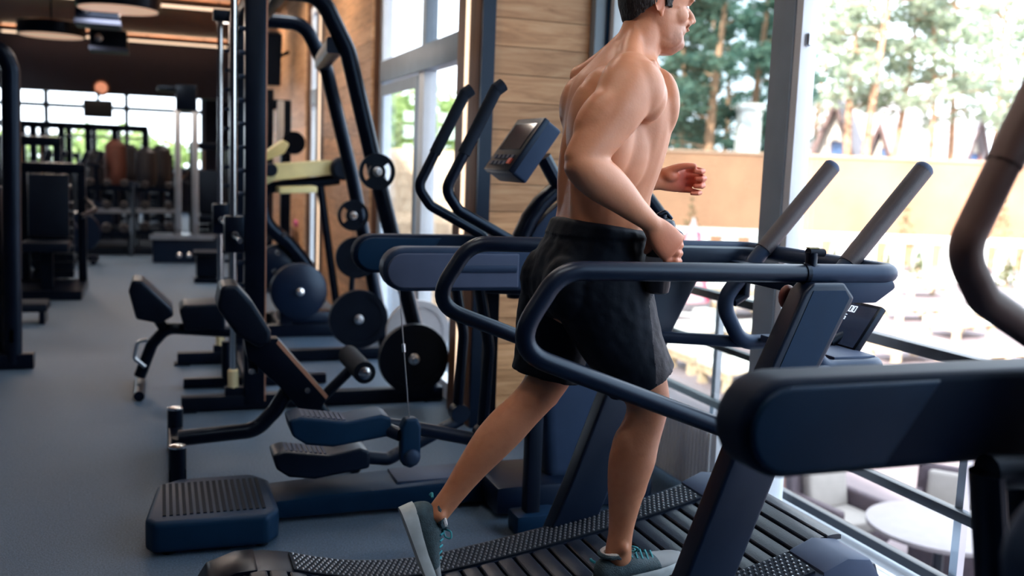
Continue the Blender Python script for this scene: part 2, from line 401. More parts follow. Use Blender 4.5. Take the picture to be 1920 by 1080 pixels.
for X_, Y_ in ((1.0, 6.4), (1.0, 8.7), (1.0, 11.0), (1.0, 13.5), (1.0, 16.5)): downlight(X_, Y_)
DOWN_W = 9
for X_ in (-7.0, -4.6, -3.4):
    for Y_ in (15.6, 18.2): downlight(X_, Y_)
def ceil_strip(y, x0, x1, lab):
    t = thing('ceiling_light_strip', lab, 'light', (x0, y, ZC-.13), group='ceiling light strips')
    MB().bb(x0, x1, y-0.035, y+0.035, ZC-0.10, ZC-.06).build('housing', walnut, t)
    MB().bb(x0, x1, y-0.03, y+0.03, ZC-0.13, ZC-.10).build('diffuser', led, t)
    for k in range(4): MB().tube([(x0+.4+k*(x1-x0-.8)/3, y, ZC-.06), (x0+.4+k*(x1-x0-.8)/3, y, ZC)], .008, n=6).build('hanger', black, t)
    ld = bpy.data.lights.new('added_uplight', 'AREA'); ld.shape = 'RECTANGLE'; ld.size = x1-x0; ld.size_y = .06; ld.energy = 9; ld.color = (1.0, .72, .48)  # upward lamp added above the strip to brighten the ceiling
    lo = bpy.data.objects.new('added_uplight', ld); COL.objects.link(lo); lo.parent = t; lo.location = ((x1-x0)/2, 0, .075); lo.rotation_euler = (math.pi, 0, 0)
ceil_strip(14.6, -6.5, 1.2, 'long warm light strip across the wooden ceiling, nearer one')
ceil_strip(19.6, -2.6, 1.2, 'warm light strip on the ceiling close to the navy bulkhead')
def disc_lamp(p, r, lab):
    t = thing('pendant_lamp', lab, 'lamp', p, group='disc ceiling lamps'); z = p[2]
    MB().lathe([(r*0.97, 0.0), (r, 0.02), (r, 0.16), (r*0.94, 0.18)], p, n=36).build('shade', black2, t)
    MB().lathe([(r*0.93, -0.006), (r*0.93, 0.004)], p, n=36).build('diffuser', lampw, t)
    MB().tube([(p[0], p[1], z+0.17), (p[0], p[1], ZC)], 0.012, n=6).build('rod', black, t)
    ld = bpy.data.lights.new('pendant_glow', 'AREA'); ld.shape = 'DISK'; ld.size = r*1.8; ld.energy = 22; ld.color = (1.0, .80, .66)
    lo = bpy.data.objects.new('pendant_glow', ld); COL.objects.link(lo); lo.parent = t; lo.location = (0, 0, -.02)
c = at(222, 18, 'Y', 11.5); disc_lamp((c.x, c.y, c.z), 0.43, 'larger dark disc lamp with glowing underside at the top edge')
c = at(97, 67, 'Y', 14.5); disc_lamp((c.x, c.y, c.z), 0.42, 'smaller dark disc lamp hanging lower beside the projectors')
def projector(p, w, lab):
    t = thing('ceiling_projector', lab, 'projector', p, group='ceiling projectors')
    x, y, z = p
    MB().bb(x-w/2, x+w/2, y-0.25, y+0.25, z+0.05, z+0.28).build('housing', black2, t, bevel=0.02)
    MB().bb(x-w/2-0.01, x+w/2+0.01, y-0.26, y+0.26, z, z+0.05).build('base_tray', slate, t, bevel=0.01)
    MB().tube([(x, y, z+0.28), (x, y, ZC)], 0.03, n=8).build('mount_pole', black, t)
    MB().lathe([(0.05, 0), (0.05, 0.05), (0.03, 0.06)], (x-w/4, y-0.25, z+0.16), (0, -1, 0), n=14).build('lens', steel, t)
c = at(185, 50, 'Y', 12.0); projector((c.x, c.y, c.z), 0.45, 'black projector with pale tray under the larger disc lamp')
c = at(205, 98, 'Y', 15.0); projector((c.x, c.y, c.z), 0.48, 'black projector with pale tray hanging lowest near the bulkhead')
c = at(190, 165, 'Y', 19.97)
wlm = thing('wall_lamp', 'round orange wall lamp on the navy bulkhead', 'lamp', (c.x, 19.99, c.z))
MB().lathe([(0.15, 0), (0.15, 0.05), (0.12, 0.07)], (c.x, 20.0, c.z), (0, -1, 0), n=24).build('rim', mat('lamp_brown', (0.25, 0.1, 0.05), 0.5), wlm)
MB().ell((c.x, 19.93, c.z), (0.11, 0.05, 0.11)).build('globe', mat('orange_globe', (0.8, 0.4, 0.25), 0.5, emit=(0.9, 0.35, 0.2), estr=0.35), wlm)
sp = at(512, 110, 'X', 1.3)
spk = thing('wall_speaker', 'black loudspeaker hanging on the far oak wall', 'speaker', (1.3, sp.y, sp.z))
rr = Matrix.Rotation(math.radians(14), 3, 'X')
MB().box((1.28, sp.y, sp.z), (0.22, 0.22, 0.62), rr).build('cabinet', black2, spk, bevel=0.02)
MB().box((1.28, sp.y-0.115, sp.z-0.03), (0.19, 0.012, 0.55), rr).build('grille', rubber, spk)
MB().tube([(1.3, sp.y+0.08, sp.z), (1.5, sp.y+0.12, sp.z+0.1)], 0.025, n=8).build('bracket', black, spk)
# ================================================================== CURVED TREADMILL (the man runs on it)
YN, YF = 2.15, 2.88; YC = (YN+YF)/2
tm = thing('curved_treadmill', 'black curved manual treadmill with slatted belt under the running man', 'treadmill', (1.1, YC, 0))
_dk = [(0.20, 0.235), (0.26, 0.243), (0.33, 0.236), (0.42, 0.208), (0.54, 0.180), (0.66, 0.168), (0.79, 0.166), (0.92, 0.183), (1.06, 0.203), (1.20, 0.226), (1.35, 0.253), (1.45, 0.272), (1.55, 0.293), (1.65, 0.316), (1.73, 0.337), (1.80, 0.358)]
def deckz(x):
    for (a, za), (b_, zb) in zip(_dk, _dk[1:]):
        if x <= b_: t = (x-a)/(b_-a); return za+(zb-za)*t
    return _dk[-1][1]+(x-1.80)*0.25
tread = mat('slat_rubber', (0.010, 0.017, 0.034), 0.36, var=0.3, bump=0.08, bscale=200)
# side housings: end caps, side plates
for side, (y0, y1) in (('n', (YN-0.03, YN+0.13)), ('f', (YF-0.13, YF+0.03))):
    xs = [0.20+0.08*i for i in range(21)]
    pr = [(x, deckz(x)-0.012) for x in xs]
    prof = pr+[(1.90, 0.335), (1.93, 0.25), (1.90, 0.06), (1.6, 0.05), (0.4, 0.05), (0.17, 0.06), (0.12, 0.12), (0.14, 0.20)]
    MB().profY(prof, y0, y1).build('side_housing', navy2, tm, bevel=0.006)
    # raised studded strip on top of each housing
    sy0, sy1 = (y0+0.02, y1-0.005) if side == 'n' else (y0+0.005, y1-0.025)
    xs2 = [0.36+0.05*i for i in range(28)]
    MB().profY([(x, deckz(x)-0.005) for x in xs2]+[(x, deckz(x)-0.02) for x in reversed(xs2)], sy0, sy1).build('step_strip', rubber, tm)
    st = MB(); i = 0; x = 0.37
    while x < 1.70:
        for j in range(7):
            yy = sy0+0.012+j*(sy1-sy0-0.024)/6+(0.0)
            z = deckz(x)-0.005; sl = (deckz(x+.01)-deckz(x-.01))/0.02; r = 0.0052
            xx = x+(0.0085 if j % 2 else 0)
            z = deckz(xx)-0.005
            st.add([(xx-r, yy, z), (xx, yy-r, z), (xx+r, yy, z), (xx, yy+r, z), (xx-r*.6, yy, z+.0045), (xx, yy-r*.6, z+.0045), (xx+r*.6, yy, z+.0045), (xx, yy+r*.6, z+.0045)],
                   [(0, 1, 5, 4), (1, 2, 6, 5), (2, 3, 7, 6), (3, 0, 4, 7), (4, 5, 6, 7)])
        x += 0.017
    stud = mat('stud_steel', (0.30, 0.33, 0.38), 0.3, metal=0.6, var=0.1)
    st.build('studs', stud, tm, smooth=False, kind='stuff')
    # front nose cap
    MB().profY([(1.72, deckz(1.72)-0.004), (1.80, 0.362), (1.88, 0.352), (1.935, 0.27), (1.90, 0.22), (1.72, 0.25)], y0-0.004, y1+0.004).build('nose_cap', slate, tm, bevel=0.012)
    # feet
    for x in (0.25, 1.75): MB().lathe([(0.04, 0), (0.04, 0.03), (0.025, 0.06)], (x, (y0+y1)/2, 0), n=12).build('foot', rubber, tm)
# slats
x = 0.15; P = 0.058; ya, yb = YN+0.132, YF-0.132
prev = None
slat_mesh = None
xx = 0.17
ribm_ = None
while xx < 1.86:
    za, zb = deckz(max(xx, 0.2))-0.012, deckz(min(xx+P, 1.86))-0.012
    if xx < 0.21: za -= (0.21-xx)*0.7
    ang = math.atan2(zb-za, P); c0 = Vector((xx+P/2, YC, (za+zb)/2))
    if slat_mesh is None:
        o = MB()
        w = P/2-0.004; hy = (yb-ya)/2
        o.prism([(-w, -hy, -0.016), (-w, -hy, -0.003), (-w+0.004, -hy, 0.0), (-w+0.018, -hy, 0.0015), (w-0.018, -hy, 0.0015), (w-0.004, -hy, 0.0), (w, -hy, -0.003), (w, -hy, -0.016)], (0, 2*hy, 0))
        ob = o.build('slat', tread, None, org=(0, 0, 0), sharp=30); slat_mesh = ob.data
    else:
        ob = bpy.data.objects.new('slat', slat_mesh); COL.objects.link(ob)
    ob.parent = tm; ob.location = c0-ORIG[tm.name]; ob.rotation_euler = (0, -ang, 0); reg(ob, ORIG[tm.name])
    xx += P
MB().profY([(x_, deckz(x_)-0.03) for x_ in xs]+[(1.85, 0.08), (0.22, 0.08)], YN+0.13, YF-0.13).build('belt_bed', rubber, tm)
MB().tube([(0.22, YN+0.12, 0.15), (0.22, YF-0.12, 0.15)], 0.07, n=16).build('rear_roller', rubber, tm)
# rear cover
MB().profY([(0.10, 0.06), (0.08, 0.14), (0.12, 0.205), (0.20, 0.232), (0.26, 0.234), (0.22, 0.06)], YF-0.13, YF+0.035).build('rear_cap', black2, tm, bevel=0.012)
MB().profY([(0.10, 0.06), (0.08, 0.14), (0.12, 0.205), (0.20, 0.232), (0.26, 0.234), (0.22, 0.06)], YN-0.035, YN+0.13).build('rear_cap', black2, tm, bevel=0.012)
# uprights
def upright(y0, y1):
    pr = [(1.145, 0.055), (1.275, 0.369), (1.441, 0.817), (1.575, 1.115), (1.60, 1.14), (1.70, 1.14), (1.735, 1.10), (1.632, 0.895), (1.424, 0.352), (1.31, 0.055)]
    u = MB().profY(pr, y0, y1).build('upright', navy2, tm, bevel=0.010, bseg=3)
    pr2 = [(1.505, 0.90), (1.60, 1.12), (1.70, 1.12), (1.715, 1.10), (1.615, 0.90)]
    yf_ = y0-0.002 if y0 < YC else y1+0.002
    MB().profY(pr2, min(yf_, yf_+0.006), max(yf_, yf_+0.006)).build('cover_panel', navy, u)
upright(YN-0.05, YN+0.02); upright(YF-0.02, YF+0.05)
# handrail: near loop, top, front bend, far top, far loop : one tube
def rail_side(Y): return [Vector((1.475, Y, 0.718)), Vector((0.785, Y, 0.98)), Vector((0.905, Y, 1.168)), Vector((1.62, Y, 1.160))]
near = rail_side(YN); farr = rail_side(YF)
MB().tube(near, 0.0245, fil=[0.085, 0.11], n=16, seg=10).build('handrail', navy2, tm)
MB().tube(farr, 0.0245, fil=[0.085, 0.11], n=16, seg=10).build('handrail', navy2, tm)
MB().tube([Vector((1.60, YN, 1.160)), Vector((1.915, YN, 1.157)), Vector((1.915, YF, 1.157)), Vector((1.60, YF, 1.160))], 0.026, fil=0.075, n=16, seg=8, ref=None).build('front_bar', slate2, tm)
MB().lathe([(0.028, 0), (0.028, 0.012)], (1.60, YN, 1.160), (1, 0, 0), n=16).build('joint_ring', black2, tm)
# head housings under the front bar
for (y0, y1) in ((YN-0.012, YN+0.10), (YF-0.10, YF+0.012)):
    pf_ = [(1.70, 1.145), (1.89, 1.145), (1.905, 1.12), (1.84, 1.078), (1.715, 1.078), (1.69, 1.10)] if y0 < YC else [(1.56, 1.172), (1.90, 1.168), (1.925, 1.13), (1.86, 1.065), (1.66, 1.065), (1.58, 1.12)]
    MB().profY(pf_, y0, y1).build('head_housing', slate2 if y0 < YC else navy2, tm, bevel=0.012)
MB().bb(1.77, 1.86, YN+0.1, YF-0.1, 1.065, 1.13).build('cross_beam', navy2, tm, bevel=0.012)
# gear lever knob
kn = at(1522, 478, 'Y', YN); kx = kn.x
lv = MB().lathe([(0.019, 0.0), (0.016, 0.02), (0.016, 0.05)], (kx, YN, 1.165), n=16).build('gear_lever', black2, tm)
MB().tube([(kx-0.012, YN, 1.217), (kx+0.036, YN, 1.215)], 0.0135, ry=0.011, n=14).build('lever_knob', rubber, lv)
MB().bb(kx-0.014, kx+0.018, YN-0.008, YN+0.008, 1.2265, 1.2295).build('lever_badge', mat('olive_badge', (0.35, 0.33, 0.16), 0.4, var=0.1), lv)
# red brake knob on the runner side of the near upright
MB().ell((1.590, YN+0.045, 1.090), (0.026, 0.02, 0.034)).build('brake_knob', mat('rust_red_plastic', (0.14, 0.03, 0.02), 0.45, var=0.2), tm)
# push handles: one tube with both loops
ha, hb = 2.30, 2.72
def ph(Y): return [Vector((2.10, Y, 1.44)), Vector((1.715, Y, 1.00)), Vector((1.80, Y, 0.862)), Vector((2.02, Y, 0.862))]
A, B = ph(ha), ph(hb)
MB().tube(A+B[::-1], 0.0255, fil=[0.085, 0.085, 0.07, 0.07, 0.085, 0.085], n=16, seg=9).build('push_handle_frame', slate2, tm)
for H in (A, B):
    d = (H[0]-H[1]).normalized()
    g = MB().tube([H[0]-d*0.36, H[0]+d*0.004], 0.0285, n=18).build('push_grip', gripg, tm)
    MB().lathe([(0.0285, 0), (0.0285, 0.012), (0.022, 0.02)], H[0]+d*0.002, d, n=18).build('grip_cap', slate, g)
for Y in (ha, hb):
    MB().tube([(1.80, Y, 1.10), (1.80, Y, 1.02), (1.76, Y, 1.0)], 0.02, n=10).build('handle_bracket', black, tm)
MB().tube([(1.56, YN+0.02, 0.862), (1.83, ha, 0.862)], 0.02, n=10).build('lower_bracket', slate2, tm)
MB().tube([(1.56, YF-0.02, 0.862), (1.83, hb, 0.862)], 0.02, n=10).build('lower_bracket', slate2, tm)
# tilted console
p1, p2, p3 = at(1600, 660, 'Y', 2.40), at(1655, 575, 'Y', 2.40), Vector((0, 0, 0))
cdir = (p2-p1).normalized(); cn = Vector((-cdir.z, 0, cdir.x))
L = (p2-p1).length; W = 0.19
cs = MB().prism([p1, p2, p2-cn*0.022, p1-cn*0.022], (0, W, 0)).build('console', black2, tm, bevel=0.006)
scr = MB().prism([p1+cdir*0.012+cn*0.001, p2-cdir*0.012+cn*0.001, p2-cdir*0.012-cn*0.002, p1+cdir*0.012-cn*0.002], (0, W-0.024, 0))
so = scr.build('screen', mat('console_screen', (0.012, 0.016, 0.03), 0.12, var=0.2, emit=(0.1, 0.15, 0.3), estr=0.05), cs)
so.location.y += 0.012
dig = mat('console_digits', (0.5, 0.55, 0.62), 0.5, emit=(0.55, 0.65, 0.8), estr=0.8, var=0.05)
def seg7(ch): return {'0': 'abcdef', '1': 'bc', '2': 'abged', '5': 'afgcd', '8': 'abcdefg'}[ch]
def digit(mb, o, s, ch):
    # o lower-left in the console plane; u along +Y (viewer right is -Y), v along cdir
    u = Vector((0, -1, 0)); v = cdir; w, h, t = s*0.55, s, s*0.12
    S = {'a': (0, h, w, h), 'd': (0, 0, w, 0), 'g': (0, h/2, w, h/2), 'f': (0, h/2, 0, h), 'b': (w, h/2, w, h), 'e': (0, 0, 0, h/2), 'c': (w, 0, w, h/2)}
    for k in seg7(ch):
        x0, y0, x1, y1 = S[k]
        q = [(x0-t/2, y0-t/2), (x1+t/2, y0-t/2), (x1+t/2, y1+t/2), (x0-t/2, y1+t/2)]
        mb.prism([o+u*a+v*b_+cn*0.0015 for a, b_ in q], cn*0.0008)
dm = MB()
for r, (row, s) in enumerate((('0:00', 0.020), ('125', 0.017), ('80', 0.017), ('0', 0.014))):
    o = p1+cdir*(L-0.04-r*0.030)+Vector((0, W-0.03, 0))
    for ch in row:
        if ch != ':': digit(dm, o, s, ch)
        o = o+Vector((0, -s*0.85, 0))
dm.build('digits', dig, cs, smooth=False)
MB().tube([p1-cn*0.02+cdir*0.06+Vector((0, W/2, 0)), Vector((1.98, 2.40+W/2, 0.90)), Vector((2.0, 2.40+W/2, 0.87))], 0.016, n=10).build('console_stalk', black, tm)
MB().bb(1.86, 2.01, ha+0.02, hb-0.02, 0.868, 0.892).build('console_tray', slate, tm, bevel=0.006)

# ================================================================== ELLIPTICAL TRAINERS
def elliptical(lab, dxn=0.0, dxf=-0.02, gr=0.0245, hr_=0.021, lv=0.0, hm=None):
    ya, yb = 3.39, 3.95; yc = 3.70
    t = thing('elliptical_trainer', lab, 'elliptical', (1.1, yc, 0), group='elliptical trainers in the window row')
    # --- fixed side arms: slab with rounded rear end and an inset cover panel
    def slab(x0, x1, zc, h, y0, y1, nm, m, par, cut=0.0, bev=0.018):
        r = h/2; pts = []
        for k in range(11):
            a = math.pi/2+math.pi*k/10; pts.append((x0+r+r*math.cos(a), zc+r*math.sin(a)))
        pts += [(x1-cut, zc-h/2), (x1, zc+h/2)]
        return MB().profY(pts, y0, y1).build(nm, m, par, bevel=bev, bseg=3)
    arm = slab(0.735, 1.62, 1.032, 0.158, yb-0.045, yb+0.045, 'side_arm', navy3, t)
    slab(0.748, 1.10, 1.032, 0.135, yb-0.052, yb-0.02, 'arm_cover', navy, arm, cut=0.10, bev=0.006)
    arm = slab(0.735, 1.62, 1.032, 0.158, ya-0.045, ya+0.045, 'side_arm', slate2, t)
    slab(0.748, 1.24, 1.028, 0.125, ya-0.052, ya-0.02, 'arm_cover', slate, arm, cut=0.0, bev=0.006)
    gp = MB(); gp.tube([(0.98, ya-0.053, 1.035), (1.23, ya-0.053, 1.035)], 0.014, n=10, ry=0.006, ref=(0, 0, 1)); gp.build('arm_groove', slate2, arm)
    # --- posts that carry the arms, base frame
    for y in (ya, yb):
        MB().tube([(1.345, y, 0.05), (1.345, y, 0.97)], 0.03, n=12, square=True).build('arm_post', black, t)
        MB().bb(1.27, 1.46, y-0.06, y+0.06, 0.0, 0.085).build('post_foot', slate2 if y == yb else navy, t, bevel=0.02)
    MB().bb(1.25, 1.95, 3.52, 3.88, 0.02, 0.14).build('front_base', navy2, t, bevel=0.03)
    MB().profY([(0.33, 0.02), (0.33, 0.085), (0.6, 0.10), (1.30, 0.12), (1.30, 0.02)], 3.70, 3.94).build('base_beam', navy, t, bevel=0.012)
    MB().bb(0.90, 1.24, 3.75, 3.93, 0.106, 0.117).build('beam_plate', slate, t, bevel=0.003)
    # rear step: ribbed top with rounded corners
    st = MB().prism([(-0.06, 3.52, 0.015), (-0.03, 3.47, 0.015), (0.36, 3.46, 0.015), (0.405, 3.52, 0.015), (0.40, 3.86, 0.015), (0.34, 3.95, 0.015), (0.06, 3.95, 0.015), (-0.02, 3.88, 0.015)], (0, 0, 0.115)).build('rear_step', navy, t, bevel=0.022, bseg=3)
    rb = MB()
    for k in range(16): rb.bb(0.0+0.023*k, 0.012+0.023*k, 3.53, 3.88, 0.1295, 0.1335)
    rb.build('step_ribs', rubber, st, smooth=False)
    for x in (0.02, 0.34):
        for y in (3.52, 3.88): MB().lathe([(0.025, 0), (0.02, 0.02)], (x, y, 0), n=10).build('foot', rubber, t)
    # --- front tower and flywheel housing
    MB().profY([(1.50, 0.12), (1.46, 0.60), (1.48, 0.80), (1.58, 0.98), (1.74, 1.04), (1.90, 0.98), (1.98, 0.80), (1.98, 0.12)], 3.60, 3.80).build('drive_housing', slate2, t, bevel=0.05, bseg=4)
    arch = [Vector((1.72+0.36*math.cos(a), 3.72, 0.98+0.40*math.sin(a))) for a in [math.radians(195-k*12) for k in range(15)]]
    MB().tube(arch, 0.05, n=14, ry=0.035, ref=(0, 1, 0)).build('wheel_rim_cover', black2, t)
    MB().lathe([(0.31, -0.045), (0.335, -0.03), (0.335, 0.03), (0.31, 0.045)], (1.72, 3.72, 0.98), (0, 1, 0), n=36).build('wheel_cover', slate2, t)
    MB().tube([(1.62, yc, 1.20), (1.46, yc, 1.45)], 0.045, ry=0.03, n=12).build('console_mast', navy2, t)
    # --- console, tilted towards the user
    c0, c1 = Vector((1.262, 0, 1.388)), Vector((1.405, 0, 1.598)); d = (c1-c0).normalized(); nn = Vector((-d.z, 0, d.x))
    th = 0.085
    def slabq(a, b_, off0, off1, y0, y1): return [(Vector((0, y0, 0))+c0+d*a+nn*off0), (Vector((0, y0, 0))+c0+d*b_+nn*off0), (Vector((0, y0, 0))+c0+d*b_+nn*off1), (Vector((0, y0, 0))+c0+d*a+nn*off1)]
    LL = (c1-c0).length
    cs = MB().prism(slabq(0, LL, 0, -th, 3.55, 3.85), (0, 0.30, 0)).build('console', slate2, t, bevel=0.014, bseg=3)
    MB().prism(slabq(0.0, LL, 0.006, -0.02, 3.545, 3.855), (0, 0.31, 0)).build('console_face', black2, cs, bevel=0.005)
    MB().prism(slabq(0.10, LL-0.03, 0.009, 0.004, 3.58, 3.82), (0, 0.24, 0)).build('display', mat('dark_display', (0.01, 0.015, 0.03), 0.1, var=0.2), cs)
    for r in range(2):
        for k in range(5):
            if (r, k) != (0, 0): MB().prism(slabq(0.025+r*0.03, 0.043+r*0.03, 0.010, 0.005, 3.585+k*0.05, 0), (0, 0.03, 0)).build('key', slate, cs, smooth=False)
    MB().prism(slabq(0.03, 0.055, 0.0125, 0.005, 3.58, 3.58), (0, 0.035, 0)).build('stop_key', mat('red_key', (0.5, 0.08, 0.05), 0.4, var=0.1), cs)
    # --- moving handles (grip, bend, lever, lower link) and pedals
    def handle(y, dx, ped_z, ped_x, yp, dark):
        h = [Vector((1.19+dx, y, 1.69)), Vector((1.005+dx, y, 1.31)), Vector((1.06+dx, y, 1.235)), Vector((1.30+dx, y, 1.11)), Vector((1.34+dx*0.5, y, 0.93))]
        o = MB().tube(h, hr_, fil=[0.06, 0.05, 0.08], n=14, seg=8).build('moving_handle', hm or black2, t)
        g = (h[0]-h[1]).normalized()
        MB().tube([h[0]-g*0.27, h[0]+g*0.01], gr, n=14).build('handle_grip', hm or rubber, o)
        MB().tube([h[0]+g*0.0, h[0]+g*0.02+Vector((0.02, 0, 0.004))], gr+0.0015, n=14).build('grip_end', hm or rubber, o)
        lk = [h[-1], Vector((1.30+dx*0.5, y, 0.80)), Vector((1.17, y, 0.62)), Vector((1.20, y, 0.36))]
        MB().tube([Vector((1.15+lv, y, 0.95)), Vector((1.20+lv, y, 0.70)), Vector((1.185+lv*.3, y, 0.40))], 0.034, fil=0.2, n=12, ry=0.022, ref=(0, 1, 0)).build('lower_lever', black2, t)
        MB().tube([Vector((1.15+lv, y, 0.95)), Vector((1.34+dx*.5, y, 0.94))], 0.03, n=12).build('pivot_link', black, t)
        # pedal arm
        MB().tube([(ped_x+0.30, yp, ped_z+0.005), (ped_x+0.46, yp, ped_z-0.02), (1.20, y, 0.33)], 0.027, fil=0.05, n=12).build('pedal_arm', navy2, t)
        MB().lathe([(0.04, -0.03), (0.04, 0.03)], (1.19, y, 0.36), (0, 1, 0), n=16).build('pivot', navy2, t)
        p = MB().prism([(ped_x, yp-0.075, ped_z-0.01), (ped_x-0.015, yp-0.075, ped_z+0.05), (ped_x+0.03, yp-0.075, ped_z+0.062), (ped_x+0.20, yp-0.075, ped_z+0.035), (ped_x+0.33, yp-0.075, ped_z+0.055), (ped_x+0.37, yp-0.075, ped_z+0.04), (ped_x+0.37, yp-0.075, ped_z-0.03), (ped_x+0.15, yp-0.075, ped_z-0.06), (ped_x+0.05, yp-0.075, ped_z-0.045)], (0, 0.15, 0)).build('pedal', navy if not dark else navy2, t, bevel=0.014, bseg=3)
        tr_ = MB()
        for k in range(9): tr_.bb(ped_x+0.035+k*0.019, ped_x+0.045+k*0.019, yp-0.055, yp+0.055, ped_z+0.050-k*0.0028, ped_z+0.0625-k*0.0028)
        tr_.build('pedal_tread', slate, p, smooth=False)
    handle(3.53, dxn, 0.405, 0.45, 3.60, False)
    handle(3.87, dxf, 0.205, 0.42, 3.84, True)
    # hinged coupling block on the near pedal arm and its thin cable
    jx = 0.885
    MB().profY([(jx-0.038, 0.30), (jx-0.030, 0.272), (jx, 0.258), (jx+0.030, 0.272), (jx+0.038, 0.30), (jx+0.038, 0.42), (jx+0.022, 0.452), (jx-0.022, 0.452), (jx-0.038, 0.42)], 3.475, 3.53).build('coupling_block', navy, t, bevel=0.012, bseg=3)
    MB().ell((jx+0.004, 3.474, 0.302), (0.033, 0.016, 0.033)).build('coupling_cap', slate2, t)
    MB().tube([(jx-0.005, 3.50, 0.45), (jx-0.055, 3.50, 0.95)], 0.0022, n=6).build('cable', steel, t)
    MB().tube([(jx-0.035, 3.505, 0.385), (jx-0.10, 3.58, 0.40)], 0.026, n=12).build('coupling_tube', navy2, t)
    MB().lathe([(0.007, 0), (0.007, 0.03)], (jx-0.031, 3.50, 0.705), (-0.1, 0, 1), n=8).build('cable_ferrule', steel, t)
    return t
el = elliptical('black and slate elliptical trainer with console just behind the running man')
el0 = elliptical('nearest elliptical trainer, cut by the right edge, with navy side arm', dxn=0.03, dxf=0.078, gr=0.0285, hr_=0.0265, lv=0.03, hm=flare_grip)
el0.location += Vector((0.085, -2.69, 0)); reg(el0, el0.location)
# ================================================================== THE RUNNING MAN
def catmull(keys, sub):
    """keys: list of tuples of equal length numbers/vectors flattened"""
    out = []; n = len(keys)
    for i in range(n-1):
        p0, p1, p2, p3 = keys[max(i-1, 0)], keys[i], keys[i+1], keys[min(i+2, n-1)]
        for k in range(sub):
            t = k/sub; t2, t3 = t*t, t*t*t
            out.append([0.5*((2*b)+(-a+c)*t+(2*a-5*b+4*c-d)*t2+(-a+3*b-3*c+d)*t3) for a, b, c, d in zip(p0, p1, p2, p3)])
    out.append(list(keys[-1])); return out
def loft(mb, keys, ref=(0, 1, 0), n=24, sub=5, cap=0.5, sq=1.0):
    """keys: (x,y,z, a, b): a = half width along ref, b = half width across"""
    K = catmull(keys, sub); P = [Vector(k[:3]) for k in K]; N = len(K); vs = []; fs = []
    rings = []
    for i in range(N):
        t = (P[min(i+1, N-1)]-P[max(i-1, 0)]).normalized()
        s = Vector(ref); s = (s-t*s.dot(t)).normalized(); w = t.cross(s)
        rings.append((P[i], s, w, t, max(K[i][3], .003), max(K[i][4], .003)))
    R = []
    p, s, w, t, a, b = rings[0]
    if cap:
        for q in (0.25, 0.6, 0.86): R.append((p-t*min(a, b)*cap*math.sqrt(1-q*q), s, w, a*q, b*q))
    for p, s, w, t, a, b in rings: R.append((p, s, w, a, b))
    p, s, w, t, a, b = rings[-1]
    if cap:
        for q in (0.86, 0.6, 0.25): R.append((p+t*min(a, b)*cap*math.sqrt(1-q*q), s, w, a*q, b*q))
    for p, s, w, a, b in R:
        for k in range(n):
            th = 2*math.pi*k/n; c, s_ = math.cos(th), math.sin(th)
            if sq != 1.0: c = math.copysign(abs(c)**sq, c); s_ = math.copysign(abs(s_)**sq, s_)
            vs.append(p+s*(a*c)+w*(b*s_))
    for i in range(len(R)-1):
        for k in range(n): fs.append((i*n+k, i*n+(k+1) % n, (i+1)*n+(k+1) % n, (i+1)*n+k))
    fs.append(tuple(range(n-1, -1, -1))); fs.append(tuple((len(R)-1)*n+k for k in range(n)))
    mb.add(vs, fs)
import numpy as np
def relax_mesh(me, og, iters, wfun):
    nv = len(me.vertices); co = np.empty(nv*3); me.vertices.foreach_get('co', co); co = co.reshape(-1, 3)
    ed = np.empty(len(me.edges)*2, dtype=np.int64); me.edges.foreach_get('vertices', ed); ed = ed.reshape(-1, 2)
    deg = np.bincount(ed.ravel(), minlength=nv).astype(float); deg[deg == 0] = 1
    w = wfun(co+np.array(og))[:, None]
    for _ in range(iters):
        a = np.zeros_like(co)
        for k in range(3):
            a[:, k] = np.bincount(ed[:, 0], co[ed[:, 1], k], nv)+np.bincount(ed[:, 1], co[ed[:, 0], k], nv)
        co = co+(a/deg[:, None]-co)*0.5*w
    me.vertices.foreach_set('co', co.ravel()); me.update()
def fused(mb, name, m, parent, voxel, smooth_it, fac=0.5, post=None, relax=None):
    """one continuous surface out of overlapping volumes"""
    o = mb.build(name+'_tmp', m, parent)
    r = o.modifiers.new('r', 'REMESH'); r.mode = 'VOXEL'; r.voxel_size = voxel; r.adaptivity = 0
    s = o.modifiers.new('s', 'SMOOTH'); s.iterations = smooth_it; s.factor = fac
    dg = bpy.context.evaluated_depsgraph_get(); dg.update()
    me = bpy.data.meshes.new_from_object(o.evaluated_get(dg))
    bpy.data.objects.remove(o)
    me.name = name
    if relax: relax_mesh(me, ORIG[parent.name], *relax)
    if post: post(me)
    for p in me.polygons: p.use_smooth = True
    me.materials.clear(); me.materials.append(m)
    ob = bpy.data.objects.new(name, me); COL.objects.link(ob); ob.parent = parent; reg(ob, ORIG[parent.name])
    return ob

# skin: warm tone with mottling, tinted by a painted 'tone' attribute (stubble, lips, ruddy hands and knees)
skin = bpy.data.materials.new('skin'); skin.use_nodes = True
n = skin.node_tree.nodes; l = skin.node_tree.links; b = n['Principled BSDF']
tc = n.new('ShaderNodeTexCoord'); nz = n.new('ShaderNodeTexNoise'); nz.inputs['Scale'].default_value = 14; nz.inputs['Detail'].default_value = 6
l.new(tc.outputs['Object'], nz.inputs[0])
mx = n.new('ShaderNodeMix'); mx.data_type = 'RGBA'; mx.inputs[6].default_value = (0.59, 0.285, 0.170, 1); mx.inputs[7].default_value = (0.45, 0.185, 0.100, 1)
l.new(nz.outputs[0], mx.inputs[0])
at_ = n.new('ShaderNodeAttribute'); at_.attribute_name = 'tone'
ml = n.new('ShaderNodeMix'); ml.data_type = 'RGBA'; ml.blend_type = 'MULTIPLY'; ml.inputs[0].default_value = 1.0
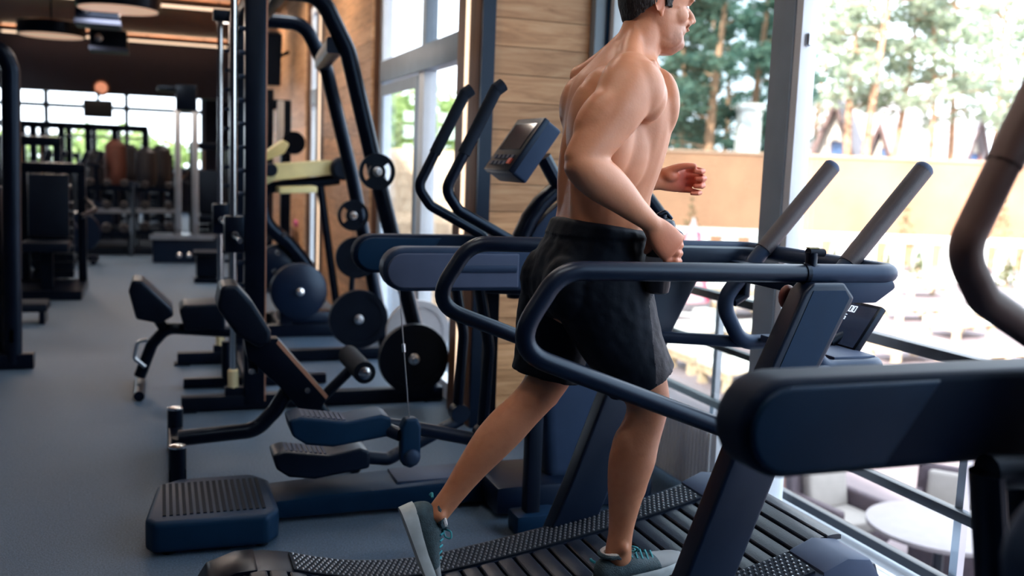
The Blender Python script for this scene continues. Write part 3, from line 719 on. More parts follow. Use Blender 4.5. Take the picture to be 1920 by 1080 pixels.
l.new(mx.outputs[2], ml.inputs[6]); l.new(at_.outputs['Color'], ml.inputs[7]); l.new(ml.outputs[2], b.inputs['Base Color'])
b.inputs['Roughness'].default_value = 0.42; b.inputs['Specular IOR Level'].default_value = 0.4; b.inputs['Subsurface Weight'].default_value = 0.15; b.inputs['Subsurface Radius'].default_value = (0.012, 0.004, 0.002); b.inputs['Subsurface Scale'].default_value = 1.0
nb = n.new('ShaderNodeTexNoise'); nb.inputs['Scale'].default_value = 160; l.new(tc.outputs['Object'], nb.inputs[0])
bp = n.new('ShaderNodeBump'); bp.inputs['Strength'].default_value = 0.12; bp.inputs['Distance'].default_value = 0.003
l.new(nb.outputs[0], bp.inputs['Height']); l.new(bp.outputs[0], b.inputs['Normal'])

man = thing('person', 'shirtless man in black shorts running on the curved treadmill, holding a bottle', 'person', (1.15, 2.5, 0.23))
bd = MB()
HX, HY, HZ = 1.306, 2.50, 1.750           # chin level below the ear axis
# torso
loft(bd, [(1.145, 2.515, 1.02, .150, .125), (1.150, 2.515, 1.12, .160, .130), (1.158, 2.512, 1.20, .150, .118), (1.166, 2.51, 1.27, .143, .112), (1.180, 2.508, 1.36, .153, .118),
          (1.196, 2.506, 1.46, .170, .132), (1.205, 2.503, 1.55, .180, .138), (1.210, 2.502, 1.62, .172, .132), (1.222, 2.50, 1.68, .128, .104), (1.232, 2.50, 1.73, .075, .074)], sq=0.86)
# neck, trapezius, nape
loft(bd, [(1.215, 2.50, 1.66, .085, .080), (1.238, 2.50, 1.72, .066, .068), (1.262, 2.50, 1.78, .058, .062), (1.285, 2.50, 1.84, .056, .064)])
for sy in (-1, 1):
    loft(bd, [(1.235, 2.50+sy*.020, 1.79, .022, .026), (1.205, 2.50+sy*.055, 1.735, .034, .034), (1.175, 2.50+sy*.115, 1.69, .036, .040), (1.150, 2.50+sy*.165, 1.668, .034, .040)], ref=(1, 0, 0))
    loft(bd, [(1.280, 2.50+sy*.044, 1.83, .014, .014), (1.298, 2.50+sy*.030, 1.76, .013, .014), (1.288, 2.50+sy*.012, 1.69, .011, .013)], ref=(1, 0, 0))  # neck strap muscle
    # collar bone
    loft(bd, [(1.285, 2.50+sy*.025, 1.690, .007, .007), (1.262, 2.50+sy*.09, 1.697, .010, .010), (1.215, 2.50+sy*.165, 1.690, .016, .016)], ref=(0, 0, 1))
# pectorals, lats, shoulder blades, spine muscles, abs
for sy, dx in ((-1, -0.01), (1, 0.02)):
    bd.ell((1.280+dx*.2, 2.50+sy*.078, 1.590), (.046, .085, .105), Matrix.Rotation(sy*-0.30, 3, 'Z'), n=18, m=10)
    bd.ell((1.115+dx, 2.50+sy*.100, 1.585), (.062, .075, .095), n=18, m=10)
    bd.ell((1.165+dx, 2.50+sy*.145, 1.48), (.080, .042, .130), n=18, m=10)
    bd.ell((1.090, 2.50+sy*.045, 1.38), (.040, .036, .190), n=16, m=10)
    bd.ell((1.258, 2.50+sy*.046, 1.35), (.032, .050, .130), n=16, m=10)
bd.ell((1.105, 2.375, 1.575), (.072, .072, .110), n=18, m=10); bd.ell((1.062, 2.385, 1.515), (.050, .085, .130), n=18, m=10); bd.ell((1.110, 2.335, 1.500), (.062, .050, .120), n=18, m=10)
# near (right) arm
SH = Vector((1.140, 2.312, 1.628)); EL = Vector((0.985, 2.255, 1.425)); WR = Vector((1.213, 2.285, 1.277))
loft(bd, [(1.175, 2.355, 1.660, .060, .068), (1.140, 2.305, 1.632, .066, .080), (1.100, 2.280, 1.575, .060, .074), (1.055, 2.268, 1.515, .050, .064), (1.015, 2.260, 1.462, .044, .056), (0.988, 2.256, 1.424, .041, .048)])
bd.ell((1.160, 2.288, 1.622), (.072, .050, .075), n=18, m=10)                          # deltoid
bd.ell((1.195, 2.310, 1.605), (.055, .050, .068), n=18, m=10)
bd.ell((1.095, 2.272, 1.545), (.057, .050, .095), Matrix.Rotation(math.radians(38), 3, 'Y'), n=16, m=10)   # biceps/triceps mass
bd.ell((1.045, 2.272, 1.552), (.050, .050, .095), Matrix.Rotation(math.radians(38), 3, 'Y'), n=16, m=10)
loft(bd, [(0.978, 2.256, 1.432, .040, .042), (1.010, 2.252, 1.408, .046, .052), (1.055, 2.255, 1.382, .047, .055), (1.105, 2.262, 1.350, .042, .047), (1.155, 2.272, 1.315, .034, .036), (1.195, 2.280, 1.289, .029, .029), (1.222, 2.284, 1.270, .027, .026)])
bd.ell((1.035, 2.250, 1.418), (.060, .036, .034), Matrix.Rotation(math.radians(33), 3, 'Y'), n=16, m=10)
# near hand gripping the bottle
BX, BY = 1.268, 2.330
loft(bd, [(1.212, 2.284, 1.277, .020, .028), (1.232, 2.279, 1.257, .019, .038), (1.256, 2.276, 1.232, .018, .044), (1.280, 2.279, 1.212, .016, .043)], sq=0.8)
for k in range(4):
    z = 1.243-k*0.0215; x = 1.285-0.003*k
    R_ = [0.0095, 0.0100, 0.0097, 0.0085][k]
    bd.tube([(x-0.02, 2.280, z+.002), (x+0.012, 2.283, z), (1.319, 2.308, z-.004), (1.321, 2.342, z-.006), (1.298, 2.374, z-.006), (1.268, 2.380, z-.004)], [R_*1.12, R_*1.1, R_, R_*.95, R_*.9, R_*.8], n=10)
    bd.ell((x+0.012, 2.279, z), (.0125, .010, .0115), n=10, m=6)
loft(bd, [(1.228, 2.285, 1.262, .014, .016), (1.224, 2.297, 1.232, .013, .014), (1.228, 2.318, 1.208, .011, .011), (1.236, 2.345, 1.196, .009, .009)], sub=4, n=12)
# far (left) arm, bent, hand half closed in front of the chest
loft(bd, [(1.215, 2.655, 1.655, .060, .066), (1.235, 2.700, 1.622, .064, .072), (1.255, 2.745, 1.545, .054, .062), (1.272, 2.778, 1.450, .047, .053), (1.282, 2.792, 1.385, .042, .046)])
bd.ell((1.232, 2.715, 1.62), (.068, .050, .075), n=18, m=10)
loft(bd, [(1.275, 2.795, 1.380, .042, .044), (1.325, 2.785, 1.372, .044, .048), (1.385, 2.768, 1.374, .038, .042), (1.440, 2.748, 1.380, .030, .033), (1.472, 2.738, 1.384, .025, .030)])
loft(bd, [(1.462, 2.740, 1.384, .022, .030), (1.490, 2.732, 1.388, .020, .037), (1.520, 2.727, 1.391, .018, .042), (1.548, 2.727, 1.390, .016, .041)], sq=0.8)
for k in range(4):
    z = 1.424-k*0.0225; R_ = [0.0092, 0.0098, 0.0095, 0.0083][k]; e = [0, .006, .003, -.006][k]
    bd.tube([(1.540, 2.728, z), (1.563+e, 2.722, z), (1.592+e, 2.705, z-.002), (1.598+e, 2.682, z-.006), (1.578+e, 2.668, z-.008), (1.556+e, 2.674, z-.008)], [R_*1.1, R_*1.08, R_, R_*.95, R_*.9, R_*.8], n=10)
loft(bd, [(1.480, 2.722, 1.408, .015, .016), (1.508, 2.700, 1.424, .013, .013), (1.536, 2.682, 1.432, .0105, .0105), (1.562, 2.672, 1.432, .009, .009)], sub=4, n=12)
bd.ell((1.500, 2.712, 1.402), (.028, .018, .022), n=12, m=8)
# near (right, leading) leg
loft(bd, [(1.155, 2.435, 1.06, .095, .105), (1.190, 2.425, 0.98, .090, .098), (1.240, 2.412, 0.885, .080, .086), (1.278, 2.405, 0.815, .068, .073), (1.296, 2.402, 0.765, .060, .063), (1.292, 2.402, 0.715, .055, .058),
          (1.272, 2.402, 0.655, .056, .064), (1.258, 2.402, 0.600, .058, .069), (1.247, 2.402, 0.535, .052, .060), (1.240, 2.402, 0.46, .041, .046), (1.234, 2.402, 0.39, .033, .037), (1.230, 2.402, 0.335, .033, .039), (1.232, 2.402, .30, .034, .040)])
bd.ell((1.335, 2.402, 0.772), (.026, .036, .034), n=16, m=10)                             # kneecap
bd.ell((1.236, 2.402, 0.618), (.040, .052, .085), n=16, m=10)                             # calf
for sy in (-1, 1): bd.ell((1.232, 2.402+sy*.030, 0.345), (.018, .012, .020), n=12, m=8)  # ankle bones
bd.ell((1.296, 2.396, 0.60), (.014, .02, .12), n=12, m=8)                                 # shin edge
# far (left, trailing) leg
loft(bd, [(1.150, 2.600, 1.06, .095, .105), (1.130, 2.612, 0.98, .090, .096), (1.103, 2.620, 0.87, .078, .080), (1.082, 2.622, 0.80, .066, .068), (1.050, 2.622, 0.748, .058, .060), (1.005, 2.622, 0.700, .054, .058),
          (0.955, 2.622, 0.652, .056, .062), (0.905, 2.622, 0.600, .054, .058), (0.850, 2.622, 0.533, .043, .046), (0.800, 2.622, 0.465, .034, .036), (0.763, 2.622, 0.418, .031, .034), (0.742, 2.622, 0.392, .030, .033)])
bd.ell((1.085, 2.622, 0.738), (.030, .037, .036), n=16, m=10)
bd.ell((0.930, 2.622, 0.655), (.085, .052, .034), Matrix.Rotation(math.radians(-46), 3, 'Y'), n=16, m=10)
for sy in (-1, 1): bd.ell((0.752, 2.622+sy*.029, 0.405), (.018, .012, .018), n=12, m=8)

# head
_HW = [(-.012, .056, -.035, .028), (0.0, .074, -.025, .040), (.012, .088, -.030, .047), (.022, .092, -.040, .051), (.040, .086, -.058, .055), (.055, .094, -.072, .058), (.0665, .089, -.080, .061), (.076, .097, -.086, .063), (.088, .097, -.090, .065),
       (.104, .090, -.095, .068), (.118, .086, -.099, .070), (.134, .099, -.101, .073), (.150, .102, -.101, .075), (.170, .098, -.097, .074), (.190, .087, -.087, .067), (.208, .066, -.069, .054), (.222, .038, -.045, .036), (.230, .010, -.02, .012)]
HK = catmull(_HW, 3); HKF = catmull(_HW, 7)
def head_pt(u, v, w): return Vector((HX+u, HY+v, HZ+w))
def head_shell(mb, off=0.0, keep=None, n=40):
    vs = []; fs = []; HK = HKF if keep else globals()['HK']
    for w, f, bk, hw in HK:
        mid, half = (f+bk)/2, (f-bk)/2+off
        for k in range(n):
            t = 2*math.pi*k/n; c, s = math.cos(t), math.sin(t)
            hv = (hw+off)*(math.copysign(abs(s)**0.85, s))
            if c > 0 and w < .11: hv *= 1-0.22*c
            vs.append(head_pt(mid+half*c, hv, w+off*max(0, (w-.12)/.11)))
    for i in range(len(HK)-1):
        for k in range(n):
            q = (i*n+k, i*n+(k+1) % n, (i+1)*n+(k+1) % n, (i+1)*n+k)
            if keep is None or keep(sum((vs[j] for j in q), Vector())/4): fs.append(q)
    if keep is None: fs.append(tuple(range(n-1, -1, -1)))
    if keep is None or True: fs.append(tuple((len(HK)-1)*n+k for k in range(n)))
    mb.add(vs, fs)
head_shell(bd)
loft(bd, [(HX+.084, HY, HZ+.132, .009, .009), (HX+.096, HY, HZ+.114, .0095, .0115), (HX+.108, HY, HZ+.100, .0105, .0125), (HX+.115, HY, HZ+.090, .0105, .0110)], sub=4, n=14)       # nose
bd.ell(head_pt(.1165, 0, .0875), (.0115, .0105, .0090), n=14, m=8)
for sy in (-1, 1):
    bd.ell(head_pt(.1035, sy*.0115, .0825), (.0105, .0070, .0080), n=12, m=8)
    bd.ell(head_pt(.046, sy*.038, .094), (.036, .023, .026), n=16, m=10)          # cheek bone
    bd.ell(head_pt(.084, sy*.030, .137), (.013, .028, .009), n=14, m=8)          # brow
    bd.ell(head_pt(.079, sy*.030, .1262), (.0125, .0155, .0058), n=14, m=8)      # upper lid
    bd.ell(head_pt(.076, sy*.030, .1095), (.0125, .0155, .0055), n=14, m=8)      # lower lid
    bd.ell(head_pt(.020, sy*.040, .034), (.048, .012, .034), n=16, m=10)         # jaw corner
    # ear: rim, lobe and inner fold
    e = head_pt(-.026, sy*.073, .117)
    rim = [e+Vector((.016*math.cos(a)-.004*math.sin(a)-.006, sy*(.006-.006*math.cos(a)), .031*math.sin(a))) for a in [math.radians(d) for d in range(-60, 241, 20)]]
    bd.tube(rim, 0.0042, n=8)
    bd.ell(e+Vector((-.006, sy*.000, 0)), (.015, .0045, .027), n=12, m=8)
    bd.ell(e+Vector((.003, sy*.003, -.030)), (.008, .0045, .010), n=10, m=8)
bd.ell(head_pt(.0985, 0, .0735), (.0080, .022, .0050), n=14, m=8)                # lips
bd.ell(head_pt(.0970, 0, .0600), (.0085, .020, .0058), n=14, m=8)
bd.ell(head_pt(.070, 0, .016), (.022, .026, .015), n=14, m=8)                    # chin
def tone(me):
    ca = me.color_attributes.new('tone', 'FLOAT_COLOR', 'POINT'); og = ORIG[man.name]
    hands = [Vector((1.27, 2.30, 1.21)), Vector((1.56, 2.70, 1.39))]
    for i, v in enumerate(me.vertices):
        p = v.co+og; c = [1.0, 1.0, 1.0]
        u, vv, w = p.x-HX, p.y-HY, p.z-HZ
        if w > -.03:
            lip = math.exp(-((u-.103)/.010)**2-((w-.0665)/.011)**2-(vv/.024)**2)
            c = [c[0]*(1-.12*lip), c[1]*(1-.40*lip), c[2]*(1-.34*lip)]
            if -.02 < w < .11 and u > -.02:
                k = min(1, max(0, (.092-w-.30*max(0, 0.07-u))/.045))*min(1, max(0, (u+.012)/.045))*(1-lip)*min(1, max(0, (w+.02)/.02))
                k *= 0.55+0.25*noise.noise(p*140)
                c = [c[0]*(1-k*.62), c[1]*(1-k*.70), c[2]*(1-k*.72)]
            r = math.exp(-((u+.026)/.02)**2-((w-.117)/.04)**2)*(1 if abs(vv) > .066 else 0)
            c = [c[0], c[1]*(1-.18*r), c[2]*(1-.18*r)]
        for h in hands:
            k = math.exp(-((p-h).length/.065)**2)
            q_ = .66 if h.x > 1.4 else .34
            c = [c[0], c[1]*(1-q_*k), c[2]*(1-q_*k)]
        if p.z < 0.80:
            k = 0.10+0.14*max(0, noise.noise(p*55))
            c = [c[0]*(1-k*.8), c[1]*(1-k), c[2]*(1-k)]
        for q, s in (((1.345, 2.40, .77), .05), ((1.10, 2.62, .735), .05)):
            k = math.exp(-((p-Vector(q)).length/s)**2); c = [c[0], c[1]*(1-.12*k), c[2]*(1-.12*k)]
        ca.data[i].color = (*c, 1)
def relax_w(p):
    w = np.ones(len(p))
    face = (p[:, 0] > HX-.03) & (p[:, 2] > HZ-.012)
    w[face] = 0.10
    for h, r in (((1.275, 2.31, 1.21), .085), ((1.56, 2.70, 1.39), .085)):
        d = np.linalg.norm(p-np.array(h), axis=1); w = np.minimum(w, np.clip((d-r*.75)/(r*.5), .08, 1))
    return w
body = fused(bd, 'body', skin, man, 0.0033, 4, 0.5, post=tone, relax=(22, relax_w))
# eyes and brows
eyew = mat('eye_white', (0.75, 0.72, 0.70), 0.15, var=0.05); iris = mat('iris_brown', (0.05, 0.03, 0.02), 0.1, var=0.2)
hairm = mat('dark_hair', (0.012, 0.010, 0.012), 0.55, var=0.5, vscale=90, bump=0.7, bscale=170, stretch=(1, 1, 0.35))
for sy in (-1, 1):
    e = MB().ell(head_pt(.0735, sy*.030, .1180), (.0115, .0125, .0085), n=16, m=10).build('eye', eyew, man)
    MB().ell(head_pt(.0812, sy*.0305, .1180), (.0045, .0060, .0060), n=12, m=8).build('iris', iris, e)
    MB().tube([head_pt(.0995, sy*.012, .134), head_pt(.102, sy*.028, .139), head_pt(.086, sy*.050, .136)], [.003, .0042, .002], n=8).build('eyebrow', hairm, man)
# hair: cropped cap with faded nape
def hair_keep(p):
    u, v, w = p.x-HX, abs(p.y-HY), p.z-HZ
    if w > .192: return True
    if u < -.038: return w > .060+(u+.100)*0.95+.004*noise.noise(p*90)
    if u < -.012: return w > .145
    if u < .008: return w > .108+.003*noise.noise(p*200)
    if u < .060: return w > .148+(u-.008)*.4
    return w > .178
hm = MB(); head_shell(hm, 0.010, keep=hair_keep, n=140)
ho = hm.build('hair', hairm, man, sharp=80)
so_ = ho.modifiers.new('s', 'SOLIDIFY'); so_.thickness = 0.018; so_.offset = -1

# shorts
fabric = mat('black_shorts_fabric', (0.0035, 0.0050, 0.0095), 0.62, var=0.35, vscale=18, bump=0.22, bscale=26, spec=0.2, tint=(.5, .7, 1))
panel = mat('charcoal_mesh_panel', (0.045, 0.045, 0.060), 0.7, var=0.4, vscale=40, bump=0.3, bscale=60)
sm = MB()
loft(sm, [(1.168, 2.512, 1.252, .160, .127), (1.160, 2.512, 1.20, .170, .138), (1.146, 2.514, 1.13, .182, .157), (1.138, 2.516, 1.06, .188, .160), (1.135, 2.516, 1.00, .170, .135)], cap=0.1, sq=0.9)
loft(sm, [(1.130, 2.430, 1.13, .105, .135), (1.160, 2.425, 1.05, .110, .138), (1.200, 2.415, 0.96, .105, .123), (1.245, 2.408, 0.88, .098, .108), (1.276, 2.404, 0.824, .094, .101)], cap=0.02)
loft(sm, [(1.130, 2.600, 1.13, .105, .135), (1.115, 2.612, 1.05, .108, .132), (1.096, 2.618, 0.95, .102, .122), (1.082, 2.621, 0.86, .098, .110), (1.068, 2.622, 0.798, .094, .104)], cap=0.02)
for sy in (-1, 1): sm.ell((1.050, 2.515+sy*.085, 1.09), (.075, .085, .10), n=18, m=10)
def folds(me):
    og = ORIG[man.name]; me.calc_loop_triangles()
    nrm = [v.normal.copy() for v in me.vertices]
    for v, nn in zip(me.vertices, nrm):
        p = v.co+og
        d = 0.0045*noise.noise(Vector((p.x*16, p.y*9, p.z*7)))+0.0022*noise.noise(p*38)
        if p.z > 1.22: d *= .3; d += .0035 if p.z > 1.228 else 0
        v.co += nn*d
shorts = fused(sm, 'shorts', fabric, man, 0.0055, 5, 0.5, post=folds)
shorts.data.materials.append(panel)
og = ORIG[man.name]
for p in shorts.data.polygons:
    c = p.center+og
    if c.y < 2.43 and c.z < 1.09:
        edge = 1.246+(1.09-c.z)*0.10+max(0, c.z-1.06)*1.5
        if c.x > edge: p.material_index = 1
# drawstring
MB().tube([(1.292, 2.47, 1.225), (1.305, 2.46, 1.19), (1.30, 2.455, 1.15)], 0.003, n=6).build('drawstring', white, shorts)

# shoes and socks
upper_m = mat('slate_teal_knit', (0.040, 0.085, 0.115), 0.7, var=0.35, vscale=60, bump=0.4, bscale=300)
toe_m = mat('grey_toe_cap', (0.20, 0.23, 0.26), 0.65, var=0.2)
sole_m = mat('pale_sole_foam', (0.42, 0.50, 0.55), 0.6, var=0.2, vscale=20)
lace_m = mat('teal_laces', (0.02, 0.28, 0.36), 0.6, var=0.2)
sock_m = mat('white_sock', (0.70, 0.70, 0.72), 0.8, var=0.1, bump=0.3, bscale=300)
def shoe(h, f, up, nm):
    h = Vector(h); f = Vector(f).normalized(); up = Vector(up); up = (up-f*up.dot(f)).normalized(); v = up.cross(f)
    def W(u, s, w): return h+f*u+v*s+up*w
    sh = MB(); n_ = 20; vs = []; fs = []
    S = catmull([(.000, .020, .066), (.014, .032, .088), (.05, .036, .098), (.085, .037, .096), (.115, .039, .088), (.15, .042, .072), (.19, .046, .058), (.23, .044, .048), (.265, .033, .041), (.283, .012, .034)], 3)
    for u, hw, top in S:
        for k in range(n_):
            t = 2*math.pi*k/n_; c, s = math.cos(t), math.sin(t)
            lo = .016; mid = (top+lo)/2; hh = (top-lo)/2
            wid = hw*(1-0.28*max(0, s))
            vs.append(W(u, wid*math.copysign(abs(c)**.75, c), mid+hh*math.copysign(abs(s)**.8, s)))
    for i in range(len(S)-1):
        for k in range(n_): fs.append((i*n_+k, i*n_+(k+1) % n_, (i+1)*n_+(k+1) % n_, (i+1)*n_+k))
    fs.append(tuple(range(n_-1, -1, -1))); fs.append(tuple((len(S)-1)*n_+k for k in range(n_)))
    sh.add(vs, fs)
    so = sh.build(nm, upper_m, man, sharp=70)
    so.data.materials.append(toe_m); og = ORIG[man.name]
    for p in so.data.polygons:
        if (p.center+og-h).dot(f) > 0.195: p.material_index = 1
    # sole
    out = []
    for u, hw in ((-.008, .014), (.0, .027), (.03, .037), (.09, .037), (.14, .039), (.19, .048), (.235, .046), (.27, .034), (.287, .014)): out.append((u, hw))
    ring = [(u, hw) for u, hw in out]+[(u, -hw) for u, hw in reversed(out)]
    m_ = len(ring); vs = [W(u, s, 0.010*max(0, (u-.2)/.09)**1.5) for u, s in ring]+[W(u*1.0, s*1.05, .022+.010*max(0, 1-u/.12)) for u, s in ring]+[W(u, s*.96, .030+.012*max(0, 1-u/.12)) for u, s in ring]
    fs = [tuple(range(m_-1, -1, -1)), tuple(range(2*m_, 3*m_))]
    for r in (0, 1): fs += [(r*m_+k, r*m_+(k+1) % m_, (r+1)*m_+(k+1) % m_, (r+1)*m_+k) for k in range(m_)]
    MB().add(vs, fs).build('sole', sole_m, so, sharp=50)
    col = [W(.058+.037*math.cos(a), .031*math.sin(a), .097+.006*math.cos(a)**2-(.004 if math.cos(a) > 0 else -.006)) for a in [2*math.pi*k/20 for k in range(20)]]
    MB().tube(col, .007, n=8, closed=True).build('collar', upper_m, so)
    sk = [W(.060+.033*math.cos(a), .027*math.sin(a), .106) for a in [2*math.pi*k/20 for k in range(20)]]
    MB().tube(sk, .0085, n=8, closed=True).build('sock', sock_m, so)
    for k in range(5):
        u = .108+k*.017; w = .094-k*.0075
        MB().tube([W(u, -.026, w-.012), W(u+.004, -.010, w+.001), W(u+.012, .010, w), W(u+.016, .026, w-.014)], .0032, n=6, fil=.01, seg=3).build('lace', lace_m, so)
    for s in (-1, 1):
        MB().tube([W(.104, 0, .098), W(.112, s*.022, .116), W(.130, s*.034, .108), W(.122, s*.020, .094), W(.106, 0, .098)], .0028, n=6, fil=.012, seg=4).build('lace_bow', lace_m, so)
    MB().tube([W(-.004, -.012, .098), W(-.012, 0, .104), W(-.004, .012, .098)], .004, n=6, fil=.008, seg=4).build('heel_tab', lace_m, so)
    MB().prism([W(.088, -.020, .099), W(.088, .020, .099), W(.100, .016, .114), W(.100, -.016, .114)], f*.006).build('tongue', upper_m, so)
x0 = 1.172; x1 = 1.455
shoe((x0, 2.402, deckz(x0)-.0095), (x1-x0, 0.02, deckz(x1)-deckz(x0)), (0, 0, 1), 'shoe')
shoe((0.640, 2.622, 0.420), (0.345, 0.0, -0.94), (0.94, 0, 0.34), 'shoe')

# bottle in the near hand
bo = thing('sports_bottle', "black sports bottle gripped in the running man's hand", 'bottle', (BX, BY, 1.085))
MB().lathe([(.024, 0), (.030, .004), (.033, .02), (.036, .10), (.037, .150), (.036, .165)], (BX, BY, 1.085), n=28).build('body', mat('black_bottle', (0.012, 0.014, 0.022), 0.3, var=0.2), bo)
MB().lathe([(.0385, .160), (.0385, .188), (.034, .198), (.022, .203), (.014, .205), (.014, .214)], (BX, BY, 1.085), n=28).build('lid', black2, bo)
MB().tube([(BX-.012, BY, 1.296), (BX+.010, BY, 1.307), (BX+.030, BY, 1.287)], .006, n=8, fil=.01).build('lid_flap', black2, bo)
MB().lathe([(.0372, .070), (.0376, .085), (.0372, .10)], (BX, BY, 1.085), n=28).build('band', mat('bottle_band', (0.45, 0.5, 0.55), 0.3, var=0.1), bo)
MB().tube([(BX+.034, BY-.01, 1.262), (BX+.060, BY-.012, 1.245), (BX+.058, BY-.012, 1.205), (BX+.036, BY-.01, 1.195)], .005, n=8, fil=.015).build('carry_loop', slate2, bo)
# ================================================================== SMITH MACHINE, PLATES, BENCHES
def plate(o, r, th, label, tone_m, group='weight plates on the smith machine', slots=True):
    t = thing('weight_plate', label, 'weight plate', o, group=group); ax = (0, 1, 0); o = Vector(o)
    MB().lathe([(r*0.80, -th*.5), (r*0.96, -th*.5), (r, -th*.35), (r, th*.35), (r*0.96, th*.5), (r*0.80, th*.5), (r*.78, 0)], o, ax, n=32)
    m_ = MB(); n_ = 36
    def ring(r0, r1, h, mb):
        vs = []; fs = []
        for k in range(n_):
            a = 2*math.pi*k/n_; c, s = math.cos(a), math.sin(a)
            for (rr, hh) in ((r0, -h), (r1, -h), (r1, h), (r0, h)): vs.append(o+Vector((rr*c, hh, rr*s)))
        for k in range(n_):
            j = (k+1) % n_
            for q in range(4): fs.append((k*4+q, k*4+(q+1) % 4, j*4+(q+1) % 4, j*4+q))
        mb.add(vs, fs)
    ring(r*0.80, r, th*.5, m_); m_.build('rim', tone_m, t, sharp=35)
    d = MB()
    if slots:
        for a0 in (40, 220):
            vs = []; fs = []; K = 12
            for k in range(K+1):
                a = math.radians(a0+100*k/K); c, s = math.cos(a), math.sin(a)
                for (rr, hh) in ((r*.40, -th*.32), (r*.82, -th*.32), (r*.82, th*.32), (r*.40, th*.32)): vs.append(o+Vector((rr*c, hh, rr*s)))
            for k in range(K):
                for q in range(4): fs.append((k*4+q, k*4+(q+1) % 4, (k+1)*4+(q+1) % 4, (k+1)*4+q))
            fs += [(0, 1, 2, 3), (K*4+3, K*4+2, K*4+1, K*4)]
            MB().add(vs, fs).build('web', tone_m, t, sharp=35)
        MB().lathe([(r*.46, -th*.4), (r*.46, th*.4)], o, ax, n=24).build('disc', tone_m, t, sharp=35)
    else:
        MB().lathe([(r*.82, -th*.36), (r*.82, th*.36)], o, ax, n=32).build('disc', tone_m, t, sharp=35)
    MB().lathe([(r*.05+.012, -th*.62), (r*.05+.022, -th*.5), (r*.05+.022, th*.5)], o, ax, n=18).build('hub', steel, t)
    return t
SN, SF = 5.50, 6.75
sm_ = thing('smith_machine', 'black arched smith machine with chrome guide rods on the carpet', 'smith machine', (0.9, 6.1, 0))
ux = 0.485
def P(x, y, Y): q = at(x, y, 'Y', Y); return Vector((q.x, Y, q.z))
for Y, arch in ((SN, [(472, 8), (600, 8), (652, 95), (700, 300), (735, 440)]), (SF, [(452, 52), (570, 57), (612, 130), (660, 330), (682, 440)])):
    MB().bb(ux-0.055, ux+0.055, Y-0.045, Y+0.045, 0.03, 2.33).build('upright', black2, sm_, bevel=0.01)
    # copper coloured edge on the room side of the upright
    MB().bb(ux+0.055, ux+0.061, Y-0.047, Y-0.036, 0.05, 2.30).build('edge_strip', mat('copper_edge', (0.55, 0.30, 0.22), 0.4, metal=0.3, var=0.1), sm_)
    pts = [P(x, y, Y) for x, y in arch]
    zt = 2.29; pts[0] = Vector((ux, Y, zt)); pts[1].z = zt
    d = (pts[-1]-pts[-2]).normalized(); e = pts[-1]+d*((pts[-1].z-0.05)/-d.z); pts.append(e)
    MB().tube(pts, 0.048, fil=[0.16, 0.25, 0.4, 0.0], n=14, seg=8).build('arched_post', black2, sm_)
    MB().tube([(0.10, Y, 0.045), (e.x+0.06, Y, 0.045)], 0.042, n=12, square=True).build('base_bar', black, sm_)
    for x in (0.13, e.x): MB().bb(x-.05, x+.05, Y-.05, Y+.05, 0, .012).build('foot_pad', rubber, sm_)
    MB().tube([(0.375, Y, 0.22), (0.375, Y, 2.30)], 0.019, n=12).build('guide_rod', chrome, sm_)
    MB().lathe([(.03, 0), (.03, .10), (.02, .11)], (0.375, Y, 0.12), n=14).build('buffer_spring', mat('cream_buffer', (0.75, 0.68, 0.42), 0.5, var=0.1), sm_)
    MB().bb(0.33, ux, Y-.03, Y+.03, 2.26, 2.33).build('rod_bracket', black, sm_, bevel=.006)
    MB().bb(0.33, ux, Y-.03, Y+.03, 0.07, 0.13).build('rod_bracket', black, sm_, bevel=.006)
    for k in range(14):
        MB().tube([(ux-0.055, Y-0.01, 0.45+k*0.125), (ux-0.085, Y-0.01, 0.45+k*0.125)], 0.012, n=8).build('catch_peg', slate2, sm_)
    cr_ = MB().bb(0.325, 0.43, Y-.045, Y+.045, 0.88, 1.08).build('carriage', black2, sm_, bevel=.012)
    MB().lathe([(.02, 0), (.02, .04)], (0.378, Y-.045, 0.98), (0, -1, 0), n=12).build('carriage_bolt', chrome, cr_)
MB().tube([(0.378, SN-.45, 0.98), (0.378, SF+.45, 0.98)], 0.0145, n=12).build('barbell', chrome, sm_)
for (x, z) in ((ux, 2.27), (0.62, 2.29), (ux, 0.10)):
    MB().tube([(x, SN, z), (x, SF, z)], 0.036, n=10, square=True).build('cross_bar', black, sm_)
a, b_ = P(628, 85, SN), P(603, 118, SF)
MB().tube([a, b_], 0.045, n=12, square=True).build('cross_bar', navy2, sm_)
dk = mat('black_plate_iron', (0.003, 0.0045, 0.010), 0.5, var=0.3, bump=0.05, spec=0.2, tint=(.45, .68, 1))
grey_plate = mat('pale_grey_plate', (0.42, 0.44, 0.48), 0.45, var=0.15)
def hung(x, y, Y, rpx, th, lab, m_=dk, slots=True):
    p = P(x, y, Y); dep = (p-CAM).dot(_fw); r = rpx*dep/FPX
    plate((p.x, Y, p.z), r, th, lab, m_, slots=slots)
    return p, r
